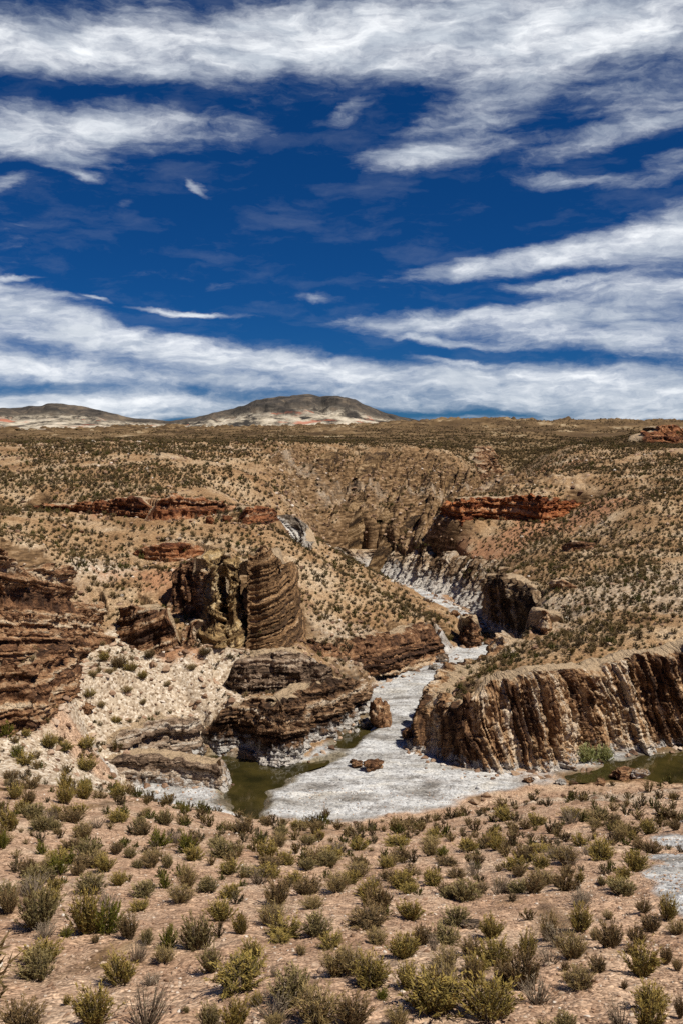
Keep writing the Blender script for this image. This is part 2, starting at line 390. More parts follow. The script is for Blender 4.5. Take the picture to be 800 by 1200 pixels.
for a_, b_ in [(330, 930), (400, 925), (480, 925), (400, 905), (450, 890), (560, 917), (450, 865), (465, 830), (490, 800), (440, 905), (300, 920), (290, 900), (520, 790), (560, 770), (580, 755), (570, 745), (540, 718), (505, 700), (470, 690), (700, 905), (800, 900), (900, 895)]:
    ctrl.append(tuple(P(a_, b_, 0.05)))
C = np.array(ctrl, np.float64)
keep = []
for i in range(len(C)):
    if all(np.hypot(*(C[i, :2] - C[j, :2])) > 0.6 for j in keep): keep.append(i)
C = C[keep]
RC = 1.2
def _phi(d2): return np.sqrt(d2 + RC * RC)
M = len(C)
A = np.zeros((M + 3, M + 3))
d2 = ((C[:, None, :2] - C[None, :, :2]) ** 2).sum(-1)
A[:M, :M] = _phi(d2) - np.eye(M) * 0.02
A[:M, M] = 1; A[:M, M + 1:M + 3] = C[:, :2] / 100
A[M, :M] = 1; A[M + 1:M + 3, :M] = C[:, :2].T / 100
W = np.linalg.solve(A, np.concatenate([C[:, 2], np.zeros(3)]))

def rbf_h(x, y):
    out = np.empty(x.shape, np.float32)
    xf = x.ravel(); yf = y.ravel(); of = out.ravel()
    cx = C[:, 0].astype(np.float32); cy = C[:, 1].astype(np.float32); w = W[:M].astype(np.float64)
    for s in range(0, len(xf), 60000):
        e = min(len(xf), s + 60000)
        a = xf[s:e, None].astype(np.float32) - cx; b = yf[s:e, None].astype(np.float32) - cy
        a *= a; b *= b; a += b; a += np.float32(RC * RC); np.sqrt(a, out=a)
        of[s:e] = a @ w.astype(np.float32) + W[M] + (W[M + 1] * xf[s:e] + W[M + 2] * yf[s:e]) / 100
    return of.reshape(x.shape)

# between the steering points the ground is a triangulated net, smoothed on a raster
from mathutils import Vector
from mathutils.geometry import delaunay_2d_cdt
GX0, GY0, GC, GNX, GNY = -170.0, -12.0, 0.5, 681, 900
def make_raster():
    gx = GX0 + np.arange(GNX) * GC; gy = GY0 + np.arange(GNY) * GC
    nearC = C[(np.abs(C[:, 0]) < 900) & (C[:, 1] < 2100)]
    res = delaunay_2d_cdt([Vector((a, b_)) for a, b_ in nearC[:, :2]], [], [], 0, 1e-5)
    vs = np.array([v[:] for v in res[0]]); z = np.array([nearC[o[0], 2] if len(o) else 0 for o in res[3]])
    G = np.full((GNY, GNX), np.nan)
    for tri in res[2]:
        p = vs[list(tri)]; zz = z[list(tri)]
        i0 = max(0, int(math.ceil((p[:, 0].min() - GX0) / GC))); i1 = min(GNX - 1, int((p[:, 0].max() - GX0) / GC))
        j0 = max(0, int(math.ceil((p[:, 1].min() - GY0) / GC))); j1 = min(GNY - 1, int((p[:, 1].max() - GY0) / GC))
        if i1 < i0 or j1 < j0: continue
        XX, YY = np.meshgrid(gx[i0:i1 + 1], gy[j0:j1 + 1])
        d = (p[1, 1] - p[2, 1]) * (p[0, 0] - p[2, 0]) + (p[2, 0] - p[1, 0]) * (p[0, 1] - p[2, 1])
        if abs(d) < 1e-9: continue
        a = ((p[1, 1] - p[2, 1]) * (XX - p[2, 0]) + (p[2, 0] - p[1, 0]) * (YY - p[2, 1])) / d
        b_ = ((p[2, 1] - p[0, 1]) * (XX - p[2, 0]) + (p[0, 0] - p[2, 0]) * (YY - p[2, 1])) / d
        c_ = 1 - a - b_
        m = (a >= -1e-6) & (b_ >= -1e-6) & (c_ >= -1e-6)
        sub = G[j0:j1 + 1, i0:i1 + 1]; sub[m] = (a * zz[0] + b_ * zz[1] + c_ * zz[2])[m]
    bad = np.isnan(G)
    if bad.any():
        XX, YY = np.meshgrid(gx, gy); G[bad] = rbf_h(XX[bad], YY[bad])
    def blur(A, sig):
        r = int(sig * 2.6) + 1; kx = np.exp(-.5 * (np.arange(-r, r + 1) / sig) ** 2); kx /= kx.sum()
        B = np.pad(A, r, mode='edge'); o = np.zeros((B.shape[0], A.shape[1]))
        for q in range(2 * r + 1): o += kx[q] * B[:, q:q + A.shape[1]]
        o2 = np.zeros_like(A)
        for q in range(2 * r + 1): o2 += kx[q] * o[q:q + A.shape[0]]
        return o2
    nearf = np.zeros_like(G)
    for f in FORM:
        p = f['pts']
        for q in range(len(p) - 1):
            for t in np.linspace(0, 1, 8):
                a = p[q] + (p[q + 1] - p[q]) * t
                ii = int((a[0] - GX0) / GC); jj = int((a[1] - GY0) / GC)
                if 0 <= ii < GNX and 0 <= jj < GNY: nearf[max(0, jj - 3):jj + 4, max(0, ii - 3):ii + 4] = 1
    k_ = np.clip(blur(nearf, 4) * 2.2, 0, 1)
    return blur(G, 1.6) * k_ + blur(G, 6.5) * (1 - k_)
RAST = make_raster()
def base_h(x, y):
    x = np.asarray(x, np.float64); y = np.asarray(y, np.float64)
    fi = np.clip((x - GX0) / GC, 0, GNX - 1.001); fj = np.clip((y - GY0) / GC, 0, GNY - 1.001)
    i = fi.astype(int); j = fj.astype(int); u = fi - i; v = fj - j
    g = RAST[j, i] * (1 - u) * (1 - v) + RAST[j, i + 1] * u * (1 - v) + RAST[j + 1, i] * (1 - u) * v + RAST[j + 1, i + 1] * u * v
    w = np.maximum(sstep(350, 425, y), sstep(140, 165, np.abs(x)))
    o = g.copy(); m = w > 0
    if m.any(): o[m] = g[m] * (1 - w[m]) + rbf_h(x[m], y[m]) * w[m]
    return o

# pools: (px, py) outlines at water level
POOLS = [np.array([P(a, b, 0)[:2] for a, b in q]) for q in (
    [(228, 886), (300, 889), (364, 894), (382, 890), (396, 888), (384, 893), (362, 900), (332, 907), (318, 920), (308, 945), (290, 958), (272, 950), (266, 935), (272, 905), (250, 896)],
    [(672, 910), (705, 897), (740, 889), (800, 884), (900, 876), (1060, 862), (1060, 925), (900, 922), (800, 917), (742, 913), (705, 914), (678, 916)],
    [(398, 862), (412, 852), (436, 840), (424, 862), (402, 876)],
    [(552, 742), (572, 741), (592, 748), (598, 756), (580, 758), (560, 752)])]

def clear_faces(x, y, h):
    """the ground stays below each face at its foot; behind the face (inside the rock) it is cut away too"""
    hs = h.copy(); hd = h.copy()
    xf = x.ravel(); yf = y.ravel(); hsf = hs.ravel(); hdf = hd.ravel()
    for f in FORM:
        if f.get('nocut'): continue
        p = f['pts']; R_ = max(5.0, f.get('calm', 0), f.get('apron', (0,))[0])
        sel = np.nonzero((xf > p[:, 0].min() - R_) & (xf < p[:, 0].max() + R_) & (yf > p[:, 1].min() - R_) & (yf < p[:, 1].max() + R_))[0]
        if not len(sel): continue
        px = xf[sel]; py = yf[sel]
        bd = np.full(len(sel), 1e9); sg = np.zeros(len(sel)); zb = np.zeros(len(sel)); zt = np.zeros(len(sel)); endf = np.zeros(len(sel))
        for i in range(len(p) - 1):
            ax, ay = p[i, :2]; ex, ey = p[i + 1, 0] - ax, p[i + 1, 1] - ay
            t0 = ((px - ax) * ex + (py - ay) * ey) / (ex * ex + ey * ey + 1e-9); t = np.clip(t0, 0, 1)
            dx = px - ax - ex * t; dy = py - ay - ey * t; d = np.hypot(dx, dy)
            m = d < bd - 1e-6
            side = dx * ey - dy * ex                      # positive in front
            bd = np.where(m, d, bd); sg = np.where(m, np.sign(side), sg)
            zb = np.where(m, p[i, 2] + (p[i + 1, 2] - p[i, 2]) * t, zb); zt = np.where(m, p[i, 3] + (p[i + 1, 3] - p[i, 3]) * t, zt)
            e = np.zeros(len(sel))
            if i == 0: e = np.maximum(e, -t0 * math.hypot(ex, ey))
            if i == len(p) - 2: e = np.maximum(e, (t0 - 1) * math.hypot(ex, ey))
            endf = np.where(m, e, endf)
        w = 1 - sstep(.3, 2.0, endf)
        front = sg > 0
        lim = zb + .25 + np.where(front, .30 * bd + .7 * np.maximum(bd - 1.5, 0) ** 1.5, 0)
        lim = lim + (1 - w) * 30
        cutf = front & (bd < 5)
        if 'apron' in f:
            ra, ka = f['apron']; cutf = front & (bd < ra); lim = np.where(front, zb + .25 + ka * bd + np.maximum(bd - ra + 3, 0) * .5 + np.clip(endf - ra * .3, 0, 40) * 1.0, lim)
        hsf[sel] = np.where(cutf, np.minimum(hsf[sel], lim), hsf[sel])
        hdf[sel] = np.where(cutf, np.minimum(hdf[sel], lim), hdf[sel])
        dep = min(f.get('cap', 3.0) * .45, 1.6) + max(f.get('lean', .1), 0) * np.maximum(zt - zb, 0)
        cb = (~front) & (bd < dep)
        hdf[sel] = np.where(cb, np.minimum(hdf[sel], lim), hdf[sel])
        cb2 = (~front) & (bd < f.get('calm', 5.0))
        lim2 = zt - .12 + f.get('calms', .3) * np.maximum(bd - 2.5, 0) + (1.1 * np.maximum(bd - 3.2, 0) if 'calm' not in f else .5 * np.maximum(bd - 18, 0)) + np.clip(endf - .3, 0, 12) * (.9 if 'calm' in f else 2.5)
        hdf[sel] = np.where(cb2, np.minimum(hdf[sel], lim2), hdf[sel]); hsf[sel] = np.where(cb2, np.minimum(hsf[sel], lim2), hsf[sel])
    return hs, hd

def terrain(x, y):
    """height and masks at world x, y"""
    r = np.hypot(x, y)
    h = base_h(x, y)
    near = (r < 320)
    sd = np.full(x.shape, 99.0)
    sd[near] = poly_sd(x[near], y[near], FLOOR)
    sdw = sd + fbm(x * .3, y * .3, oct=3, seed=4) * 0.7
    pd = np.full(x.shape, 99.0)
    nf = near & (sd < 6)
    for q in POOLS: pd[nf] = np.minimum(pd[nf], poly_sd(x[nf], y[nf], q))
    pdw = pd + fbm(x * .35, y * .35, oct=3, seed=9) * 0.8
    fl = 0.28 + 0.22 * fbm(x * .12, y * .12, oct=4, seed=21) + 0.05 * fbm(x * 1.3, y * 1.3, oct=2, seed=5)
    fl = fl - 1.1 * (1 - sstep(-1.6, 1.3, pdw))
    # roughness of the uplands
    hill = np.exp(-(((x - 14) / 34) ** 2 + ((y - 220) / 34) ** 2) ** 2)      # the rocky hill beyond the gorge
    left = sstep(0, 1, (-x - 6) / 10) * sstep(66, 74, y) * (1 - sstep(105, 130, y))
    amp = 0.16 + 0.5 * hill + .22 * left
    n1 = fbm(x * .22, y * .22, oct=5, seed=31) * amp * 1.6
    n2 = fbm(x * .035, y * .035, oct=4, seed=33) * (.5 * sstep(60, 110, r) + 2.0 * sstep(260, 700, r) + 9 * sstep(900, 2600, r))
    u = (x * .83 - y * .55); v = (x * .55 + y * .83)
    ru = x * .97 - y * .24 + 1.6 * vnoise(x * .12, y * .04, seed=43); rv = x * .24 + y * .97
    rib = (ridged(ru * .30, rv * .05, oct=4, seed=41) - .45) + .5 * stair(ru / 2.3, 45, .1) * (vnoise(ru * .4, rv * .06, seed=47) > -.2)
    n3 = hill * rib * 2.7
    small = fbm(x * 1.7, y * 1.7, oct=4, seed=51) * (.05 + .08 * sstep(60, 90, r) + .12 * left + .60 * hill) * (r < 400)
    # shallow white wash at the right
    hh = h + n1 + n2 + n3 + small
    wdt = 2.2 + 7.5 * sstep(-10, -4, x) * (1 - sstep(78, 80.5, y))
    hh = np.where(near, fl + (hh - fl) * sstep(0.0, 1.0, sdw / wdt), hh)
    hh, hdug = clear_faces(x, y, hh)
    m = dict(rib=rib, sd=sdw, pd=pdw, hill=hill, left=left, r=r, dug=hdug)
    return hh, m

# polar sheet
az = np.concatenate([np.arange(-44, -23.5, .35), np.arange(-23.5, 23.5, .075), np.arange(23.5, 44.3, .35)])
rr = [3.0]
while rr[-1] < 14000:
    q = rr[-1]
    k = .005 if q < 55 else .0023 if q < 240 else .0032 if q < 420 else .008 if q < 3000 else .03
    if q < 13: k = .03
    rr.append(q * (1 + k))
rr = np.array(rr)
AZ, RR = np.meshgrid(np.radians(az), rr)
X = (np.sin(AZ) * RR).astype(np.float64); Y = (np.cos(AZ) * RR).astype(np.float64)
HS, MK = terrain(X, Y); H = MK['dug']
print('terrain', X.shape, round(time.time() - T0, 1))

def zone(px, py, z, rx, ry, x=X, y=Y, rot=0.0, d=None):
    c = P(px, py, z) if z < 60 else Pd(px, py, z); a = math.radians(rot)
    dx = x - c[0]; dy = y - c[1]
    u = (dx * math.cos(a) + dy * math.sin(a)) / rx; v = (-dx * math.sin(a) + dy * math.cos(a)) / ry
    return np.exp(-(u * u + v * v))

nz = fbm(X * .25, Y * .25, oct=4, seed=61)
gy, gx = np.gradient(H)
dR = np.gradient(RR, axis=0); dA = RR * np.gradient(AZ, axis=1)
slope = np.hypot(gy / dR, gx / dA)
m_white = 1 - sstep(-.2, .7, MK['sd'])
m_white = m_white * (1 - .8 * sstep(.3, .7, zone(760, 914, 0, 14, 3.5) + .4 * zone(560, 955, 0, 10, 4) + nz * .3))
wash = sum(zone(a, b, z, 1.5, 3.2) for a, b, z in [(818, 1075, 16.2), (808, 1040, 14.7), (798, 1012, 13.0), (806, 990, 11.0), (830, 965, 9)])
m_white = np.maximum(m_white, sstep(.42, .6, np.clip(wash, 0, 1.2) + nz * .22))
m_white = np.maximum(m_white, .85 * sstep(.5, .8, zone(190, 925, .8, 6, 2.6) + nz * .2))
m_white = np.maximum(m_white, .8 * sstep(.45, .8, zone(530, 762, 1.0, 4, 5) + nz * .25))
m_pale = sstep(.35, .75, zone(195, 850, 84, 8, 5) + .9 * zone(150, 760, 95, 5, 5) + zone(110, 830, 82, 5, 9) + zone(255, 800, 92, 4, 6) + .8 * zone(60, 900, 7, 9, 6) + zone(120, 668, 112, 6, 7) * .8 + .6 * zone(110, 930, 5, 9, 5) + nz * .3)
m_pale = np.maximum(m_pale, .55 * sstep(.4, .8, zone(740, 700, 9, 16, 14) + .7 * zone(680, 935, 3, 14, 5) + .8 * zone(440, 770, 3, 9, 6) + .6 * zone(420, 640, 3, 40, 9) + nz * .35))
m_red = sstep(.4, .8, zone(185, 690, 109, 8, 9) * .65 + zone(620, 622, 11.5, 22, 9) + zone(110, 598, 138, 18, 7) * .55 + zone(250, 596, 138, 18, 6) * .5 + zone(700, 596, 14, 8, 6) + zone(640, 555, 18, 9, 18) * .7 + zone(205, 778, 94, 3.0, 2.5) * .8 + nz * .35)
m_rock = np.maximum(sstep(.85, 1.5, slope) * (MK['r'] < 330) * (MK['r'] > 78), sstep(.05, .4, MK['hill'] * .8 + nz * .3 + MK['rib'] * .6 - .2)) * (1 - m_white)
m_far = sstep(235, 330, MK['r'])
SURF = dict(X=X, Y=Y)
V = np.stack([X, Y, H], -1).reshape(-1, 3)
gme = mesh_from('ground', V, quads=grid_quads(len(rr), len(az)))
m_gold = sstep(74, 90, Y)
m_wet = (1 - sstep(.5, 1.5, MK['pd'] + nz * .5)) * (MK['r'] < 320)
for n, d in (('m_wet', m_wet), ('m_gold', m_gold), ('m_white', m_white), ('m_pale', m_pale), ('m_red', m_red), ('m_rock', m_rock), ('m_far', m_far)):
    attr(gme, n, d.ravel())

# ---- ground material
gm, k, b = new_mat('desert_ground')
pos = k.new('ShaderNodeNewGeometry').outputs['Position']
f1 = k.noise(pos, .35, 5, .6); f2 = k.noise(pos, 2.3, 5, .65); f3 = k.noise(pos, 11, 3, .6)
pink = k.ramp(f1, [(.3, (.40, .255, .165)), (.5, (.52, .36, .245)), (.72, (.56, .43, .31))])
gold = k.ramp(k.noise(pos, .16, 6, .62), [(.34, (.265, .160, .080)), (.47, (.375, .248, .135)), (.6, (.475, .355, .225)), (.74, (.59, .49, .36))])
base = k.mix(k.attr('m_gold').outputs['Fac'], pink, gold)
cell = k.voro(pos, 13); cell2 = k.voro(pos, 5.5)
grey = k.new('ShaderNodeSeparateColor'); k.l.new(cell.outputs['Color'], grey.inputs[0])
grey2 = k.new('ShaderNodeSeparateColor'); k.l.new(cell2.outputs['Color'], grey2.inputs[0])
peb = k.ramp(grey.outputs[0], [(0, (.30, .25, .22)), (.25, (.68, .64, .61)), (.6, (1.0, .97, .95)), (.88, (1.22, 1.21, 1.2)), (1, (1.6, 1.6, 1.58))])
base = k.mix(.85, base, k.mix(1.0, base, peb, 'MULTIPLY'))
dirt = k.ramp(f2, [(.34, (.52, .48, .45)), (.5, (.92, .9, .9)), (.7, (1.22, 1.2, 1.18))])
base = k.mix(.8, base, k.mix(1.0, base, dirt, 'MULTIPLY'))
pale = k.ramp(grey2.outputs[0], [(0, (.20, .14, .09)), (.25, (.42, .33, .235)), (.7, (.55, .455, .34)), (1, (.72, .64, .53))])
pale = k.mix(.7, pale, k.mix(1.0, pale, dirt, 'MULTIPLY'))
red = k.mix(f2, (.34, .155, .075), (.48, .29, .17)); red = k.mix(.7, red, k.mix(1.0, red, peb, 'MULTIPLY'))
wn = k.noise(k.vscale(pos, .22, .55, 1), 1.0, 6, .62)
white = k.ramp(wn, [(.34, (.20, .185, .17)), (.43, (.38, .365, .35)), (.54, (.60, .60, .595)), (.72, (.64, .59, .51))])
wsp = k.ramp(grey2.outputs[1], [(0, (.42, .42, .43)), (.28, (.82, .82, .83)), (.8, (1.05, 1.05, 1.05)), (1, (1.25, 1.25, 1.25))])
flow = k.noise(k.vscale(pos, .10, .42, 1), 1.0, 5, .6, .8)
white = k.mix(k.rng(flow, .47, .60, 0, .9), white, k.mix(.5, white, (.20, .175, .14)))
white = k.mix(.85, white, k.mix(1.0, white, wsp, 'MULTIPLY'))
rk = k.noise(k.vscale(pos, .5, .5, 2.2), 1.0, 8, .68)
rock = k.ramp(rk, [(.37, (.035, .021, .011)), (.46, (.10, .058, .028)), (.55, (.21, .128, .064)), (.66, (.40, .275, .165))])
far = k.ramp(k.noise(k.vscale(pos, .02, .008, .02), 1.0, 8, .7), [(.36, (.065, .04, .02)), (.48, (.115, .072, .035)), (.58, (.20, .13, .065)), (.7, (.46, .36, .23))])
c = base
for nm, col in (('m_rock', rock), ('m_pale', pale), ('m_red', red), ('m_far', far), ('m_white', white)):
    c = k.mix(k.attr(nm).outputs['Fac'], c, col)
c = k.mix(k.attr('m_wet').outputs['Fac'], c, k.mix(1.0, c, (.42, .36, .26), 'MULTIPLY'))
k.l.new(c, b.inputs['Base Color'])
hgt = k.math('ADD', k.math('MULTIPLY', f2, .6), k.math('MULTIPLY', k.math('SUBTRACT', .5, cell.outputs['Distance']), .35))
hgt = k.math('ADD', hgt, k.math('MULTIPLY', k.math('SUBTRACT', .5, cell2.outputs['Distance']), .4))
bump(k, b, hgt, .9, .11)
b.inputs['Roughness'].default_value = .95; b.inputs['Specular IOR Level'].default_value = .12
ground = link('ground', gme, [gm]); tag(ground, kind='structure')

# height lookup for scattering
def hgt_at(x, y):
    x = np.atleast_1d(np.asarray(x, np.float64)); y = np.atleast_1d(np.asarray(y, np.float64))
    return terrain(x, y)[0]

lr = np.log(rr)
def sample(field, x, y):
    a = np.degrees(np.arctan2(x, y)); r = np.hypot(x, y)
    fi = np.interp(r, rr, np.arange(len(rr))); fj = np.interp(a, az, np.arange(len(az)))
    i = np.clip(fi.astype(int), 0, len(rr) - 2); j = np.clip(fj.astype(int), 0, len(az) - 2)
    u = fi - i; v = fj - j
    return (field[i, j] * (1 - u) * (1 - v) + field[i + 1, j] * u * (1 - v) + field[i, j + 1] * (1 - u) * v + field[i + 1, j + 1] * u * v)

def ground_at_pixel(px, py, y0=9.0, y1=500.0):
    r = ray(px, py)
    ys = np.geomspace(y0, y1, 900)
    pts = CAM[None] + r[None] * (ys / r[1])[:, None]
    below = pts[:, 2] <= sample(H, pts[:, 0], pts[:, 1])
    i = int(np.argmax(below)) if below.any() else len(ys) - 1
    return pts[i]

# ------------------------------------------------------------------ rock materials and formations
def rock_mat(name, stops, strat, sx, sy, white_to=None, varn=.5, white_col=(.60, .57, .53)):
    st2 = []
    for q, (p_, c_) in enumerate(stops):
        l_ = .3 * c_[0] + .59 * c_[1] + .11 * c_[2]; sat = 1.14; g_ = (.72, .85, 1.0, 1.03, 1.05)[q]
        st2.append((p_, tuple(max(.004, (l_ + (v_ - l_) * sat) * g_) for v_ in c_)))
    stops = st2
    m, k, b = new_mat(name)
    rc = k.attr('rc').outputs['Vector']
    pos = k.new('ShaderNodeNewGeometry').outputs['Position']
    n1 = k.noise(k.vscale(rc, sx, sy, .4), 1.0, 6, .62)
    n2 = k.noise(pos, 1.6, 6, .65)
    n3 = k.noise(pos, 7.5, 4, .7)
    fac = k.math('ADD', k.math('MULTIPLY', n1, 1.05), k.math('ADD', k.math('MULTIPLY', n2, .65), -.35))
    c = k.ramp(fac, stops)
    fac = k.math('ADD', fac, k.math('MULTIPLY', k.attr('bed').outputs['Fac'], .25)); c = k.ramp(fac, stops)
    sp = k.ramp(n3, [(.34, (.36, .33, .3)), (.5, (.95, .95, .95)), (.64, (1.5, 1.47, 1.42))])
    c = k.mix(.75, c, k.mix(1.0, c, sp, 'MULTIPLY'))
    pat = k.noise(pos, .33, 4, .6)
    c = k.mix(k.rng(pat, .5, .68, 0, varn), c, k.mix(.5, c, (.07, .04, .026)))
    if white_to is not None:
        z = k.new('ShaderNodeSeparateXYZ'); k.l.new(pos, z.inputs[0])
        zz = k.math('ADD', z.outputs[2], k.math('MULTIPLY', k.math('SUBTRACT', n2, .5), 5.0))
        wm = k.rng(zz, white_to, white_to * .3, 0, .8, True)
        wc = k.mix(.7, white_col, k.mix(1.0, white_col, sp, 'MULTIPLY'))
        c = k.mix(wm, c, wc)
    so_ = k.rng(k.math('ADD', k.attr('soil').outputs['Fac'], k.math('MULTIPLY', k.math('SUBTRACT', n2, .5), 1.6)), .35, .65)
    c = k.mix(so_, c, k.mix(.6, (.43, .315, .20), k.mix(1.0, (.43, .315, .20), sp, 'MULTIPLY')))
    k.l.new(c, b.inputs['Base Color'])
    vz = k.voro(k.vscale(rc, max(sx * .9, .55), max(sy * .8, .55), .4), 1.0, 'DISTANCE_TO_EDGE')
    h = k.math('ADD', k.math('MULTIPLY', n1, .9), k.math('ADD', k.math('MULTIPLY', n2, .6), k.math('MULTIPLY', n3, .4)))
    h = k.math('ADD', h, k.math('MULTIPLY', k.rng(vz.outputs['Distance'], 0, .12), .35))
    bump(k, b, h, 1.0, .34)
    return m

RM = {
    'ribbed': rock_mat('ribbed_rock', [(.28, (.055, .030, .019)), (.41, (.155, .084, .047)), (.50, (.31, .185, .102)), (.60, (.45, .32, .205)), (.74, (.62, .52, .41))], 1, 1.5, .22, white_to=1.0),
    'streaked': rock_mat('streaked_rock', [(.3, (.055, .034, .02)), (.42, (.15, .093, .053)), (.52, (.28, .195, .125)), (.64, (.46, .37, .275)), (.8, (.62, .55, .46))], 1, 1.0, .2, white_to=4.0),
    'alcove': rock_mat('shaded_brown_rock', [(.3, (.05, .032, .022)), (.45, (.13, .085, .05)), (.56, (.24, .165, .105)), (.7, (.4, .32, .23))], 1, 1.0, .2, white_to=1.6),
    'whitish': rock_mat('whitish_rock', [(.3, (.10, .075, .055)), (.42, (.26, .22, .18)), (.54, (.46, .43, .39)), (.7, (.62, .59, .55))], 1, .9, .3, varn=.3),
    'layered': rock_mat('layered_rock', [(.3, (.065, .034, .021)), (.43, (.16, .083, .047)), (.53, (.27, .15, .085)), (.63, (.38, .245, .15)), (.78, (.52, .42, .31))], 1, .22, 2.3),
    'bedded': rock_mat('bedded_rock', [(.3, (.085, .048, .026)), (.44, (.17, .10, .052)), (.55, (.25, .15, .08)), (.66, (.33, .21, .12)), (.8, (.44, .32, .21))], 1, .16, 2.8, varn=.3),
    'yellow': rock_mat('yellow_rock', [(.3, (.13, .08, .04)), (.44, (.30, .20, .10)), (.55, (.42, .30, .16)), (.68, (.54, .43, .28))], 1, .3, 1.2, varn=.3),
    'red': rock_mat('red_rock', [(.3, (.06, .024, .014)), (.44, (.15, .058, .03)), (.55, (.25, .105, .052)), (.66, (.34, .17, .09)), (.8, (.46, .32, .22))], 1, .2, 1.8),
    'rust': rock_mat('rust_rock', [(.3, (.10, .032, .016)), (.44, (.22, .075, .034)), (.55, (.32, .12, .055)), (.68, (.42, .2, .10)), (.82, (.5, .34, .23))], 1, .16, 1.8, varn=.4),
    'hillrock': rock_mat('dark_hill_rock', [(.3, (.042, .025, .013)), (.45, (.11, .066, .033)), (.58, (.21, .135, .07)), (.72, (.36, .255, .155))], 1, .3, 1.2),
    'greybed': rock_mat('greybed_rock', [(.3, (.055, .038, .027)), (.44, (.14, .095, .065)), (.55, (.25, .18, .13)), (.66, (.37, .29, .22)), (.8, (.52, .46, .39))], 1, .25, 2.6, white_to=.8),
    'poolrock': rock_mat('poolside_rock', [(.3, (.06, .035, .022)), (.43, (.155, .088, .05)), (.54, (.26, .165, .10)), (.65, (.38, .27, .18)), (.8, (.52, .44, .35))], 1, .25, 2.4, white_to=1.7),
}

def gauss1(a, sig):
    if sig < .5: return a
    r = int(sig * 3) + 1
    kx = np.exp(-.5 * (np.arange(-r, r + 1) / sig) ** 2); kx /= kx.sum()
    p = np.concatenate([np.repeat(a[:1], r, 0), a, np.repeat(a[-1:], r, 0)])
    return np.stack([np.convolve(p[:, j], kx, 'valid') for j in range(a.shape[1])], 1)

